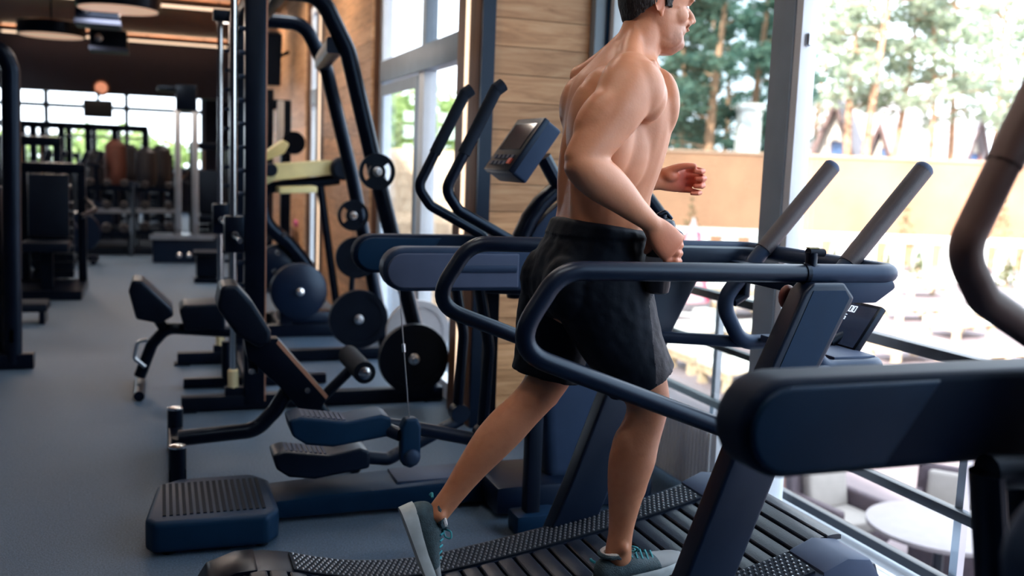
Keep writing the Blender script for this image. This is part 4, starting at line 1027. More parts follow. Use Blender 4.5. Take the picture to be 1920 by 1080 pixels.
for x, y, Y, rp, th, lab, ys in ((707, 322, 5.38, 34, .03, 'small black grip plate on the nearer arched post, highest of the plates', SN),
                             (662, 404, 6.62, 29, .03, 'small black grip plate on the far arched post, partly hidden', SF),
                             (668, 483, 6.60, 39, .035, 'medium black plate just below the two grip plates', SF),
                             (672, 598, 6.58, 55, .05, 'large black plate low on the far arched post', SF),
                             (775, 672, 5.36, 66, .05, 'largest black plate near the floor beside the pilaster', SN)):
    p, r = hung(x, y, Y, rp, th, lab, slots=(rp < 36))
    MB().tube([(p.x, Y-.06, p.z), (p.x, ys, p.z)], 0.016, n=10).build('plate_horn', chrome, sm_)
    if rp > 36:
        # short arm from the post to the horn
        MB().tube([(p.x, ys, p.z), (p.x+0.01, ys, p.z-.02), (p.x-.02, ys, 0.06)], 0.02, n=8).build('horn_post', black, sm_)
p, r = hung(783, 622, 5.86, 60, .05, 'pale grey plate standing behind the largest black plate', grey_plate, False)
MB().tube([(p.x, 5.50, p.z), (p.x, 5.92, p.z)], 0.015, n=8).build('plate_horn', chrome, sm_)

# incline bench in front of the smith machine
B1 = 4.45
bn = thing('incline_bench', 'black incline bench with bent tube leg in the carpet foreground', 'bench', (0.4, B1, 0), group='workout benches')
q = [P(x, y, B1) for x, y in ((404, 570), (412, 530), (440, 527), (470, 560), (503, 612), (503, 636), (480, 643), (440, 620))]
MB().prism([v+Vector((0, -.13, 0)) for v in q], (0, .26, 0)).build('back_pad', leather, bn, bevel=.022, bseg=3)
q = [P(x, y, B1) for x, y in ((455, 628), (520, 632), (612, 738), (600, 764), (560, 766), (520, 720), (462, 668))]
MB().prism([v+Vector((0, -.045, 0)) for v in q], (0, .09, 0)).build('main_beam', black2, bn, bevel=.008)
q = [P(x, y, B1) for x, y in ((520, 634), (612, 738), (608, 744), (516, 640))]
MB().prism([v+Vector((0, -.05, 0)) for v in q], (0, .006, 0)).build('beam_trim', MATS['copper_edge'], bn)
lg = [P(560, 700, B1), P(515, 770, B1), P(480, 806, B1), P(335, 822, B1)]
MB().tube(lg, .036, fil=[.1, .12], n=14, seg=8).build('bent_leg', black2, bn)
fx = lg[-1].x; fz = lg[-1].z
MB().tube([(fx-.01, 4.12, .085), (fx-.01, 4.80, .085)], .034, n=12, square=True).build('foot_bar', black2, bn)
for yy in (4.14, 4.78):
    MB().tube([(fx-.01, yy, 0.0), (fx-.01, yy, .20)], .036, n=14).build('foot_post', black2, bn)
    MB().lathe([(.036, 0), (.036, .008), (.02, .014)], (fx-.01, yy, .20), n=14).build('end_cap', chrome, bn)
MB().tube([(fx-.01, 4.45, .085), lg[-1]], .03, n=10).build('leg_joint', black, bn)
r0 = P(668, 682, B1)
MB().tube([(r0.x, B1-.20, r0.z), (r0.x, B1+.2, r0.z)], .05, n=18).build('foam_roller', rubber, bn)
MB().lathe([(.03, 0), (.03, .01), (.015, .016)], (r0.x, B1-.20, r0.z), (0, -1, 0), n=16).build('roller_cap', chrome, bn)
MB().tube([P(605, 745, B1), r0], .025, n=10).build('roller_arm', black, bn)
f0 = P(700, 700, B1)
MB().tube([P(590, 752, B1), Vector((P(640, 800, B1).x, B1, .12)), Vector((P(650, 800, B1).x, B1, 0.03))], .03, n=12, fil=.08).build('front_leg', black2, bn)
MB().tube([(P(650, 800, B1).x, B1-.22, .03), (P(650, 800, B1).x, B1+.22, .03)], .03, n=12).build('front_foot', black2, bn)
for x, y in ((470, 692), (573, 727)):
    c_ = P(x, y, B1); MB().lathe([(.014, 0), (.014, .012)], (c_.x, B1-.045, c_.z), (0, -1, 0), n=10).build('bolt', chrome, bn)
MB().tube([P(470, 640, B1), P(475, 700, B1)], .022, n=10).build('adjuster_post', black, bn)

# flat bench further back
B2 = 6.05
b2 = thing('adjustable_bench', 'black adjustable bench with raised head pad and arched leg, further back', 'bench', (0.2, B2, 0), group='workout benches')
q = [P(x, y, B2) for x, y in ((242, 540), (248, 520), (266, 520), (322, 572), (326, 585), (300, 600), (256, 592))]
MB().prism([v+Vector((0, -.15, 0)) for v in q], (0, .3, 0)).build('head_pad', leather, b2, bevel=.02, bseg=3)
q = [P(x, y, B2) for x, y in ((335, 575), (345, 565), (420, 563), (420, 610), (345, 612))]
MB().prism([v+Vector((0, -.15, 0)) for v in q], (0, .3, 0)).build('seat_pad', leather, b2, bevel=.02, bseg=3)
MB().tube([P(262, 706, B2), P(285, 645, B2), P(312, 615, B2), P(430, 622, B2)], .035, fil=[.12, .1], n=12, seg=6).build('arched_leg', black2, b2)
MB().tube([P(290, 590, B2), P(312, 622, B2)], .03, n=10).build('pad_support', black, b2)
MB().tube([P(272, 688, B2-.1), P(252, 672, B2-.1), P(258, 640, B2-.1), P(276, 638, B2-.1)], .012, fil=.03, n=8).build('carry_handle', steel, b2)
fx2 = P(262, 706, B2).x
MB().tube([(fx2, B2-.28, .03), (fx2, B2+.28, .03)], .03, n=10).build('foot_bar', black2, b2)
px_ = P(425, 640, B2)
MB().tube([(px_.x, B2, px_.z), (px_.x, B2, .04)], .03, n=10).build('front_post', black2, b2)
MB().tube([(px_.x-.25, B2, .035), (px_.x+.6, B2, .035)], .03, n=10, square=True).build('base_bar', black2, b2)

# ================================================================== PLATE-LOADED PRESS WITH LIME PADS
Y1 = 8.0
pm = thing('chest_press_machine', 'black chest press machine with pale lime pads and round weights', 'exercise machine', (0.95, Y1, 0))
def prof(par, nm, pts, Y, w, m_, bev=.015):
    q = [P(x, y, Y)+Vector((0, -w/2, 0)) for x, y in pts]
    return MB().prism(q, (0, w, 0)).build(nm, m_, par, bevel=bev, bseg=2)
prof(pm, 'back_pad', [(492, 308), (618, 300), (620, 326), (510, 338), (488, 350)], Y1, .30, lime)
prof(pm, 'head_pad', [(490, 290), (528, 262), (540, 270), (530, 288), (494, 302)], Y1+.2, .25, lime)
prof(pm, 'seat_pad', [(520, 350), (590, 348), (590, 360), (520, 362)], Y1-.15, .3, lime, .01)
MB().tube([P(486, 385, Y1), P(500, 352, Y1), P(636, 336, Y1)], .045, fil=.15, n=12).build('upper_frame', black2, pm)
MB().tube([P(600, 345, Y1), P(632, 580, Y1)], .032, n=12).build('rear_leg', black2, pm)
MB().tube([P(492, 370, Y1), P(496, 420, Y1), P(540, 455, Y1), P(578, 500, Y1), P(585, 560, Y1)], .06, fil=.25, n=12).build('swing_arm', black2, pm)
for x, y, r, nm in ((640, 316, 21, 'end_roller'), (505, 318, 12, 'pivot')):
    c_ = P(x, y, Y1-.15); rr = r*8.1/FPX
    MB().lathe([(rr, 0), (rr, .12), (rr*.8, .14)], (c_.x, Y1-.13, c_.z), (0, -1, 0), n=24).build(nm, rubber, pm)
c_ = P(560, 545, Y1-.3)
MB().lathe([(.20, 0), (.22, .02), (.22, .08), (.19, .10), (.06, .11)], (c_.x, Y1-.25, c_.z), (0, -1, 0), n=32).build('round_weight', navy2, pm)
MB().lathe([(.03, 0), (.03, .03), (.015, .04)], (c_.x, Y1-.36, c_.z), (0, -1, 0), n=14).build('weight_hub', chrome, pm)
MB().lathe([(.17, 0), (.18, .02), (.18, .06), (.15, .08)], (P(525, 500, Y1).x, Y1+.1, P(525, 500, Y1).z), (0, -1, 0), n=28).build('round_weight', navy2, pm)
for x, y in ((500, 450), (522, 475), (534, 440), (515, 510), (500, 545)):
    q_ = P(x, y, Y1-.25); MB().lathe([(.022, 0), (.022, .02)], (q_.x, Y1-.2, q_.z), (0, -1, 0), n=10).build('bolt', chrome, pm)
xb0, xb1 = P(488, 600, Y1).x, P(635, 600, Y1).x
MB().bb(xb0, xb1, Y1-.35, Y1-.25, 0, .10).build('base_bar', black2, pm, bevel=.01)
MB().bb(xb0, xb1, Y1+.25, Y1+.35, 0, .10).build('base_bar', black2, pm, bevel=.01)
MB().bb(xb0+.1, xb0+.22, Y1-.3, Y1+.3, 0.02, .11).build('cross_foot', black2, pm, bevel=.01)
MB().bb(xb0+.12, xb1-.1, Y1-.28, Y1-.1, .10, .19).build('stack_base', navy2, pm, bevel=.02)
MB().tube([P(540, 560, Y1-.2), (P(540, 560, Y1).x, Y1-.2, .1)], .04, n=10).build('weight_post', black2, pm)
# tower of the same kind behind it
Y2 = 10.5
pt = thing('cable_tower', 'black cable tower with pale weight stacks beside the oak wall', 'exercise machine', (1.0, Y2, 0))
for x in (502, 535): 
    q_ = P(x, 300, Y2); MB().bb(q_.x-.05, q_.x+.05, Y2-.06, Y2+.06, 0, P(x, 168 if x < 510 else 192, Y2).z).build('upright', black2, pt, bevel=.01)
for x in (492, 524):
    q_ = P(x, 220, Y2); MB().bb(q_.x-.035, q_.x+.035, Y2-.12, Y2-.06, P(x, 275, Y2).z, P(x, 190, Y2).z).build('weight_guard', white, pt, bevel=.01)
q0, q1 = P(495, 195, Y2), P(545, 195, Y2)
MB().bb(q0.x, q1.x, Y2-.05, Y2+.05, q0.z-.05, q0.z+.05).build('top_bar', black2, pt, bevel=.01)
MB().bb(q0.x-.1, q1.x+.2, Y2-.3, Y2+.3, 0, .08).build('base', black2, pt, bevel=.01)
MB().lathe([(.12, 0), (.12, .08)], (P(548, 268, Y2).x, Y2-.05, P(548, 268, Y2).z), (0, -1, 0), n=20).build('pulley', black2, pt)

# cabinet with folded towels against the oak wall
Y3 = 12.0
cb_ = thing('towel_cabinet', 'low brown wooden cabinet against the far oak wall', 'cabinet', (1.2, Y3, 0))
q0, q1 = P(545, 480, Y3), P(592, 480, Y3); zt = P(560, 425, Y3).z
MB().bb(q0.x, min(q1.x, 1.50), Y3-.25, Y3+.25, 0.0, zt).build('body', walnut, cb_, bevel=.01)
for k in range(2):
    w_ = (min(q1.x, 1.50)-q0.x)/2
    d_ = MB().bb(q0.x+k*w_+.01, q0.x+(k+1)*w_-.01, Y3-.27, Y3-.25, .05, zt-.03).build('door', walnut, cb_, bevel=.004)
    MB().tube([(q0.x+w_+(-.05 if k == 0 else .05), Y3-.28, zt*.5), (q0.x+w_+(-.05 if k == 0 else .05), Y3-.28, zt*.5+.12)], .008, n=6).build('handle', steel, d_)
tw = [(0.55, 0.10, 0.25), (0.45, 0.40, 0.50), (0.30, 0.20, 0.45), (0.62, 0.45, 0.42), (0.35, 0.42, 0.52)]
nmz = ['crimson', 'pale grey', 'violet', 'rose', 'blue grey']
for k in range(5):
    x = q0.x+.04+(k % 3)*.12+(.05 if k > 2 else 0); z = zt+(0 if k < 3 else .085)
    MB().bb(x, x+.105, Y3-.18, Y3+.1, z, z+.083).build('folded_towel', mat('towel_'+nmz[k].replace(' ', '_'), tw[k], .9, var=.2, bump=.4), None, org=(x, Y3, z), bevel=.025, bseg=3,
        label='folded %s towel on the low brown cabinet' % nmz[k], cat='towel', group='folded towels')

# ================================================================== LEFT EDGE FRAME
Y4 = 6.8
lf = thing('cable_machine', 'black tube framed machine cut by the left edge', 'exercise machine', (-1.5, Y4, 0))
MB().tube([P(-120, 86, Y4), P(4, 92, Y4), P(20, 130, Y4), P(24, 640, Y4)], .055, fil=[.12, .1], n=14, seg=7).build('arched_frame', black2, lf)
q_ = P(24, 645, Y4)
MB().tube([(q_.x, Y4, q_.z+.1), (q_.x, Y4, 0.03)], .055, n=14).build('frame_foot', black2, lf)
MB().tube([(q_.x-1.2, Y4, .05), (q_.x+.12, Y4, .05)], .05, n=12, square=True).build('base_bar', black2, lf)
MB().bb(q_.x-.7, q_.x-.05, Y4+.05, Y4+.25, .05, 1.15).build('weight_stack', navy2, lf, bevel=.01)
for k in range(8): MB().bb(q_.x-.69, q_.x-.06, Y4+.03, Y4+.05, .12+k*.125, .22+k*.125).build('stack_plate', black, lf, bevel=.006)
MB().tube([(q_.x-.1, Y4+.0, 1.3), (q_.x-.1, Y4+.0, 0.1)], .02, n=8).build('guide_rod', chrome, lf)
q2 = P(65, 545, 8.6)
b3 = thing('step_stool', 'low black foot rest on the carpet by the left machine', 'foot rest', (q2.x, 8.6, 0))
MB().bb(q2.x-.22, q2.x+.1, 8.45, 8.75, .10, .17).build('top', rubber, b3, bevel=.02)
for dx in (-.18, .06): MB().bb(q2.x+dx-.02, q2.x+dx+.02, 8.48, 8.72, 0, .10).build('leg', black2, b3)

# ================================================================== FAR HALL
def tower(x, Y, topy, label):
    """twin-column cable station"""
    c_ = P(x, 400, Y); zt = P(x, topy, Y).z
    t = thing('cable_station', label, 'exercise machine', (c_.x, Y, 0), group='cable stations')
    for s in (-1, 1): MB().bb(c_.x+s*.105-.04, c_.x+s*.105+.04, Y-.05, Y+.05, .12, zt-.30).build('column', steel, t, bevel=.01)
    MB().bb(c_.x-.13, c_.x+.13, Y-.09, Y+.09, zt-.32, zt).build('head', black2, t, bevel=.02)
    MB().bb(c_.x-.35, c_.x+.12, Y-.06, Y+.06, zt-.09, zt-.02).build('top_arm', black2, t, bevel=.02)
    MB().bb(c_.x-.42, c_.x+.38, Y-.30, Y+.30, 0, .34).build('base_box', navy2, t, bevel=.03)
    MB().bb(c_.x-.45, c_.x+.32, Y-.33, Y-.30, .30, .36).build('base_trim', steel, t)
    for k in range(4): MB().ell((c_.x-.1+.12*k, Y-.30, .10), (.04, .02, .04), n=10, m=6).build('knob', chrome, t)
    return t
tower(350, 13.3, 160, 'twin silver column cable station in the far hall')
def rack(x0, x1, Y, z, label, nm='dumbbell_rack'):
    t = thing(nm, label, 'rack', ((x0+x1)/2, Y, 0), group='dumbbell racks')
    for x in (x0, x1): MB().prism([(x-.04, Y-.30, 0), (x-.04, Y+.28, 0), (x-.04, Y+.28, z), (x-.04, Y+.18, z)], (.08, 0, 0)).build('end_frame', black2, t, bevel=.01)
    for k in range(3):
        zz = .30+k*(z-.38)/2; yy = Y-.18+k*.16
        MB().bb(x0, x1, yy-.10, yy+.10, zz-.03, zz).build('shelf', black2, t, bevel=.005)
        MB().bb(x0, x1, yy-.115, yy-.10, zz-.045, zz+.02).build('shelf_lip', steel if k == 1 else black2, t)
    return t
dbm = mat('dumbbell_rubber', (0.012, 0.014, 0.022), .5, var=.2)
def dumbbell(x, y, z, r, lab):
    t = thing('dumbbell', lab, 'dumbbell', (x, y, z), group='dumbbells on the far racks')
    MB().tube([(x, y-.06, z+r), (x, y+.06, z+r)], .016, n=8).build('handle', chrome, t)
    for s in (-1, 1): MB().lathe([(r*.9, 0), (r, .01), (r, .07), (r*.85, .08)], (x, y+s*.06, z+r), (0, s, 0), n=12).build('head', dbm, t)
    return t
words = ['first', 'second', 'third', 'fourth', 'fifth', 'sixth', 'seventh', 'eighth', 'ninth']
for (xa, xb, Y, z, lab, tagn) in ((150, 245, 14.2, .98, 'black dumbbell rack in the far hall, left of the other rack', 'left far rack'), (255, 328, 14.6, .95, 'black dumbbell rack beside the silver cable station', 'rack beside the cable station')):
    x0, x1 = P(xa, 400, Y).x, P(xb, 400, Y).x
    rack(x0, x1, Y, z, lab)
    nn = int((x1-x0-.1)/.17)
    for k in range(3):
        zz = .30+k*(z-.38)/2; yy = Y-.18+k*.16
        for j in range(nn):
            dumbbell(x0+.12+j*(x1-x0-.2)/max(nn-1, 1), yy, zz, .05+.006*(2-k), '%s dumbbell from the left on the %s shelf, %s' % (words[j], ['bottom', 'middle', 'top'][k], tagn))
# dark lifting platform and pale strip in front of the racks
p0, p1 = at(285, 478, 'Z', 0), at(140, 478, 'Z', 0)
MB().bb(p1.x, p0.x+.3, p0.y, p0.y+1.2, 0, .10).build('lifting_platform', rubber, None, org=(p0.x, p0.y, 0), bevel=.02, label='low black rubber platform in front of the far dumbbell racks', cat='platform')
# rig with uprights and pull-up beam against the far windows
rg = thing('pull_up_rig', 'black pull-up rig of posts and beams before the far windows', 'rig', (-4, 17.5, 0))
for x, zz in ((20, 228), (62, 232), (115, 232), (165, 233), (215, 236), (272, 240)):
    q_ = P(x, zz, 17.5); MB().bb(q_.x-.05, q_.x+.05, 17.45, 17.55, 0, q_.z).build('post', black2, rg)
    q3 = P(x, zz, 18.9); MB().bb(q_.x-.05, q_.x+.05, 18.85, 18.95, 0, q_.z).build('post', black2, rg)
qa, qb = P(-10, 232, 17.5), P(276, 243, 17.5)
MB().bb(qa.x, qb.x, 17.45, 17.55, qb.z-.05, qb.z+.06).build('beam', black2, rg); MB().bb(qa.x, qb.x, 18.85, 18.95, qb.z-.02, qb.z+.09).build('beam', black2, rg)
for x in (62, 165, 272):
    q_ = P(x, 232, 17.5); MB().bb(q_.x-.04, q_.x+.04, 17.5, 18.9, qb.z-.02, qb.z+.06).build('cross_beam', black2, rg)
MB().tube([(qa.x, 18.2, qb.z-.15), (qb.x, 18.2, qb.z-.15)], .02, n=8).build('pull_up_bar', steel, rg)
# monitor under the bulkhead
q_ = P(184, 205, 19.6); mn = thing('wall_monitor', 'small black monitor hanging under the navy bulkhead', 'monitor', (q_.x, 19.6, q_.z))
MB().bb(q_.x-.25, q_.x+.25, 19.55, 19.62, q_.z-.15, q_.z+.17).build('case', black2, mn, bevel=.01)
MB().bb(q_.x-.23, q_.x+.23, 19.545, 19.55, q_.z-.13, q_.z+.15).build('screen', mat('dark_screen', (.006, .008, .014), .15, var=.2), mn)
MB().bb(q_.x-.03, q_.x+.03, 19.57, 19.62, q_.z+.17, 2.43).build('bracket', black, mn)
# punch bags, bikes and machines silhouetted before the far windows
bagc = mat('black_bag_leather', (.012, .014, .022), .45, var=.2); bagr = mat('red_brown_bag_leather', (.09, .03, .022), .5, var=.2)
for i, (x, yt, yb, Y, m_, lab) in enumerate(((183, 282, 330, 16.7, bagc, 'short black punch bag left of the red one'), (217, 262, 318, 16.0, bagr, 'red brown punch bag in the far hall'), (241, 270, 325, 16.8, bagc, 'black punch bag right beside the red one'), (302, 272, 322, 16.7, bagc, 'black punch bag nearest the silver cable station'), (274, 276, 320, 16.0, bagc, 'black punch bag between the other bags and the cable station'))):
    q_ = P(x, yb, Y); zt = P(x, yt, Y).z
    t = thing('punch_bag', lab, 'punch bag', (q_.x, Y, 0), group='punch bags on stands')
    MB().lathe([(.22, 0), (.22, .05), (.19, .22), (.05, .26)], (q_.x, Y, 0), n=20).build('base', rubber, t)
    MB().tube([(q_.x, Y, .25), (q_.x, Y, q_.z-.2)], .05, n=10).build('stem', black, t)
    MB().lathe([(.10, -.25), (.15, -.18), (.16, 0), (.15, zt-q_.z-.08), (.07, zt-q_.z)], (q_.x, Y, q_.z), n=18).build('bag', m_, t)
def bike(x, Y, lab):
    q_ = P(x, 400, Y); X = q_.x
    t = thing('exercise_bike', lab, 'exercise bike', (X, Y, 0), group='exercise bikes in the far hall')
    MB().bb(X-.5, X+.5, Y-.06, Y+.06, .03, .09).build('base_beam', black2, t, bevel=.01)
    for s in (-.45, .45): MB().tube([(X+s, Y-.25, .03), (X+s, Y+.25, .03)], .03, n=8).build('foot', black2, t)
    MB().lathe([(.24, -.04), (.26, 0), (.24, .04)], (X+.28, Y, .38), (0, 1, 0), n=24).build('flywheel', navy2, t)
    MB().tube([(X-.2, Y, .08), (X-.3, Y, .95)], .035, n=8).build('seat_post', black2, t)
    MB().tube([(X+.35, Y, .08), (X+.30, Y, 1.15)], .035, n=8).build('bar_post', black2, t)
    MB().tube([(X-.2, Y, .30), (X+.28, Y, .40)], .045, n=8).build('frame_tube', black2, t)
    MB().ell((X-.30, Y, .98), (.15, .09, .04), n=14, m=6).build('saddle', leather, t)
    MB().tube([(X+.15, Y-.22, 1.18), (X+.38, Y-.22, 1.14), (X+.38, Y+.22, 1.14), (X+.15, Y+.22, 1.18)], .018, fil=.05, n=8).build('handlebar', black2, t)
    MB().box((X+.36, Y, 1.28), (.05, .26, .18), Matrix.Rotation(.4, 3, 'Y')).build('console', black2, t, bevel=.01)
for i, (x, Y, lab) in enumerate(((55, 12.6, 'exercise bike in the far hall, nearest the left edge'), (100, 13.0, 'exercise bike in the far hall, second from the left edge'), (140, 15.75, 'exercise bike in the far hall, behind the left dumbbell rack'), (40, 15.6, 'exercise bike in the far hall, farthest behind the left one'))): bike(x, Y, lab)
def stack_machine(x, Y, topy, lab, seatc=leather):
    q_ = P(x, 400, Y); X = q_.x; zt = P(x, topy, Y).z
    t = thing('weight_stack_machine', lab, 'exercise machine', (X, Y, 0), group='weight stack machines in the far hall')
    for s in (-1, 1): MB().bb(X+s*.26-.04, X+s*.26+.04, Y-.05, Y+.05, 0, zt).build('upright', black2, t, bevel=.01)
    MB().bb(X-.30, X+.30, Y-.07, Y+.07, zt-.10, zt).build('top_beam', black2, t, bevel=.01)
    for k in range(9): MB().bb(X-.18, X+.18, Y-.08, Y+.08, .12+k*.085, .19+k*.085).build('stack_plate', black, t)
    for s in (-.1, .1): MB().tube([(X+s, Y, .1), (X+s, Y, zt-.1)], .012, n=6).build('guide_rod', chrome, t)
    MB().bb(X-.30, X+.30, Y-.8, Y+.1, 0, .09).build('base', black2, t, bevel=.01)
    MB().bb(X-.2, X+.2, Y-.85, Y-.45, .45, .54).build('seat', seatc, t, bevel=.02)
    MB().bb(X-.05, X+.05, Y-.7, Y-.6, .09, .45).build('seat_post', black2, t)
    MB().box((X, Y-.38, .85), (.36, .08, .6), Matrix.Rotation(-.15, 3, 'X')).build('back_pad', seatc, t, bevel=.02)
    for s in (-1, 1): MB().tube([(X+s*.3, Y-.05, zt*.72), (X+s*.42, Y-.5, zt*.66), (X+s*.30, Y-.75, zt*.62)], .022, fil=.1, n=8).build('press_arm', black2, t)
for (x, Y, ty, lab) in ((100, 10.6, 305, 'weight stack machine with black pads, nearest in the far hall'), (60, 11.6, 255, 'tall weight stack machine beside the left edge frame'), (395, 15.0, 268, 'weight stack machine right of the silver cable station'), (208, 21.6, 285, 'weight stack machine behind the punch bags'), (297, 21.6, 288, 'weight stack machine behind the cable station'), (122, 21.6, 286, 'weight stack machine before the far windows, left of the monitor')): stack_machine(x, Y, ty, lab)
q_ = P(383, 560, 9.5)
km = thing('kettlebell_stand', 'small black kettlebell stand left of the smith machine', 'stand', (at(392, 528, 'Z', 0).x, at(392, 528, 'Z', 0).y, 0))
o = ORIG[km.name]
MB().bb(o.x-.16, o.x+.14, o.y-.15, o.y+.15, 0, .06).build('foot', black2, km, bevel=.01)
MB().bb(o.x-.14, o.x+.12, o.y-.12, o.y+.12, .06, .30).build('body', black2, km, bevel=.03)
MB().bb(o.x-.16, o.x+.14, o.y-.15, o.y+.15, .30, .34).build('top', rubber, km, bevel=.01)
# ================================================================== OUTSIDE
GZ = -2.0
pav = mat('terrace_paving', (0.22, 0.17, 0.18), 0.8, var=0.35, vscale=0.8, bump=0.2)
MB().bb(XW+0.14, 140, -60, 140, GZ-.3, GZ).build('ground', pav, None, kind=STRUCT, label='pale paved terrace ground below the windows')
MB().bb(-9.2, XW+0.12, -3.5, 24.3, GZ, -0.252).build('wall_plinth', wallpaint, None, kind=STRUCT)
lawn = mat('lawn', (0.05, 0.11, 0.035), 0.9, var=0.5, vscale=3, bump=.5)
MB().bb(-60, -9.3, -40, 140, GZ-.3, GZ).build('ground_left', lawn, None, kind=STRUCT)
MB().bb(-9.3, XW+0.14, 24.4, 140, GZ-.3, GZ).build('ground_far', lawn, None, kind=STRUCT)
# --- terrace railing just outside the glazing
RX = 2.62
rl = thing('terrace_railing', 'black metal terrace railing with thin rails outside the bright window', 'railing', (RX, 2.5, -.02))
railm = mat('dark_rail_metal', (0.02, 0.024, 0.034), .35, var=.2)
for z, r in ((0.80, .022), (0.55, .016), (0.26, .020), (0.0, .020)):
    MB().tube([(RX, -2.5, z), (RX, 4.9, z)], r, n=10, square=True).build('rail', railm, rl)
for y in (4.2, 2.56, 0.9, -0.8, -2.4):
    MB().bb(RX+.015, RX+.045, y-.018, y+.018, -.25, .80).build('post', steel, rl)
MB().bb(XW+.12, RX+.12, -2.6, 5.0, -.30, -.04).build('balcony_slab', mat('balcony_concrete', (.36, .40, .46), .7, var=.1), None, kind=STRUCT)
# --- round table with wicker armchairs
wick = mat('grey_violet_wicker', (0.10, 0.070, 0.085), .7, var=.4, vscale=60, bump=.6, bscale=120)
cush = mat('cream_cushion', (0.30, 0.27, 0.25), .8, var=.1)
tc_ = at(1765, 985, 'Z', GZ+.74)
rt_ = thing('round_table', 'white round terrace table among the wicker armchairs', 'table', (tc_.x, tc_.y, GZ))
MB().lathe([(.52, .70), (.56, .71), (.56, .74), (.55, .745)], (tc_.x, tc_.y, GZ), n=40).build('table_top', mat('table_top_white', (.24, .21, .22), .5, var=.1), rt_)
MB().tube([(tc_.x, tc_.y, GZ+.02), (tc_.x, tc_.y, GZ+.70)], .04, n=12).build('pedestal', railm, rt_)
for k in range(4):
    a = math.pi/4+k*math.pi/2; MB().tube([(tc_.x, tc_.y, GZ+.06), (tc_.x+.32*math.cos(a), tc_.y+.32*math.sin(a), GZ+.015)], .022, n=8).build('foot', railm, rt_)
def armchair(x, y, ang, lab):
    t = thing('wicker_armchair', lab, 'armchair', (x, y, GZ), group='wicker armchairs on the terrace')
    def W(u, v, w): c, s = math.cos(ang), math.sin(ang); return (x+u*c-v*s, y+u*s+v*c, GZ+w)
    R = Matrix.Rotation(ang, 3, 'Z')
    MB().box(W(0, 0, .22), (.58, .60, .36), R).build('seat_base', wick, t, bevel=.03)
    MB().box(W(.03, 0, .45), (.50, .46, .11), R).build('seat_cushion', cush, t, bevel=.03, bseg=3)
    MB().box(W(-.29, 0, .56), (.10, .66, .62), R @ Matrix.Rotation(-.15, 3, 'Y')).build('backrest', wick, t, bevel=.04, bseg=3)
    MB().box(W(-.19, 0, .66), (.11, .46, .36), R @ Matrix.Rotation(-.18, 3, 'Y')).build('back_cushion', cush, t, bevel=.04, bseg=3)
    for s in (-1, 1): MB().box(W(-.0, s*.29, .46), (.58, .09, .36), R).build('armrest', wick, t, bevel=.035, bseg=3)
    for a in (-.24, .24):
        for b2 in (-.24, .24): MB().box(W(a, b2, .02), (.05, .05, .04), R).build('foot', railm, t)
for dx, dy, lab in ((-.95, .35, 'wicker armchair left of the round table, nearest the windows'), (-.15, 1.0, 'wicker armchair behind the round table'), (.75, .65, 'wicker armchair on the far right of the round table'), (.2, -.98, 'wicker armchair in front of the round table')):
    armchair(tc_.x+dx, tc_.y+dy, math.atan2(-dy, -dx), lab)
# terracotta planter wall piece left of the chairs
q_ = at(1565, 985, 'Z', GZ+.3)
terr = mat('terracotta', (.34, .17, .12), .8, var=.2)
pl = thing('terracotta_planter', 'terracotta planter box with a small shrub beside the armchairs', 'planter', (q_.x+.2, q_.y+1.0, GZ))
MB().bb(q_.x-.2, q_.x+.6, q_.y+.7, q_.y+1.3, GZ, GZ+.55).build('box', terr, pl, bevel=.03)
MB().bb(q_.x-.22, q_.x+.62, q_.y+.68, q_.y+1.32, GZ+.55, GZ+.60).build('rim', terr, pl, bevel=.015)
# --- leaf helpers
def tuft(mb, c, r, n_, size, rnd, flat=1.0):
    for _ in range(n_):
        while True:
            d = Vector((rnd.uniform(-1, 1), rnd.uniform(-1, 1), rnd.uniform(-1, 1)))
            if 0.05 < d.length < 1: break
        p = Vector(c)+Vector((d.x*r, d.y*r, d.z*r*flat))
        a = Vector((rnd.uniform(-1, 1), rnd.uniform(-1, 1), rnd.uniform(-.6, .6))).normalized(); b2 = a.orthogonal().normalized()
        b2 = (b2*math.cos(rnd.uniform(0, 6))+a.cross(b2)*math.sin(rnd.uniform(0, 6))).normalized()
        s = size*rnd.uniform(.6, 1.3)
        mb.add([p-a*s, p+b2*s*.45, p+a*s, p-b2*s*.45], [(0, 1, 2, 3)])
def leafmat(nm, c, c2): 
    if nm in MATS: return MATS[nm]
    m_ = mat(nm, c, .7, col2=c2, vscale=1.4)
    n = m_.node_tree.nodes; l = m_.node_tree.links; b = n['Principled BSDF']; o = n['Material Output']
    tr = n.new('ShaderNodeBsdfTranslucent'); mx = n.new('ShaderNodeMixShader'); mx.inputs[0].default_value = .45
    l.new(b.inputs['Base Color'].links[0].from_socket, tr.inputs[0])
    l.new(b.outputs[0], mx.inputs[1]); l.new(tr.outputs[0], mx.inputs[2]); l.new(mx.outputs[0], o.inputs[0])
    return m_
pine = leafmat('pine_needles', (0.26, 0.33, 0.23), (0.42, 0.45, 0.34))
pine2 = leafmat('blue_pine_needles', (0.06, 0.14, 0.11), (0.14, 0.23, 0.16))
shrubm = leafmat('conifer_foliage', (0.10, 0.14, 0.06), (0.20, 0.17, 0.09))
bark = mat('orange_pine_bark', (0.52, 0.29, 0.17), .85, var=.45, vscale=6, bump=.6, bscale=20)
sb = MB(); tuft(sb, (q_.x+.2, q_.y+1.0, GZ+.8), .38, 260, .07, random.Random(3)); sb.build('shrub', shrubm, pl, smooth=False)
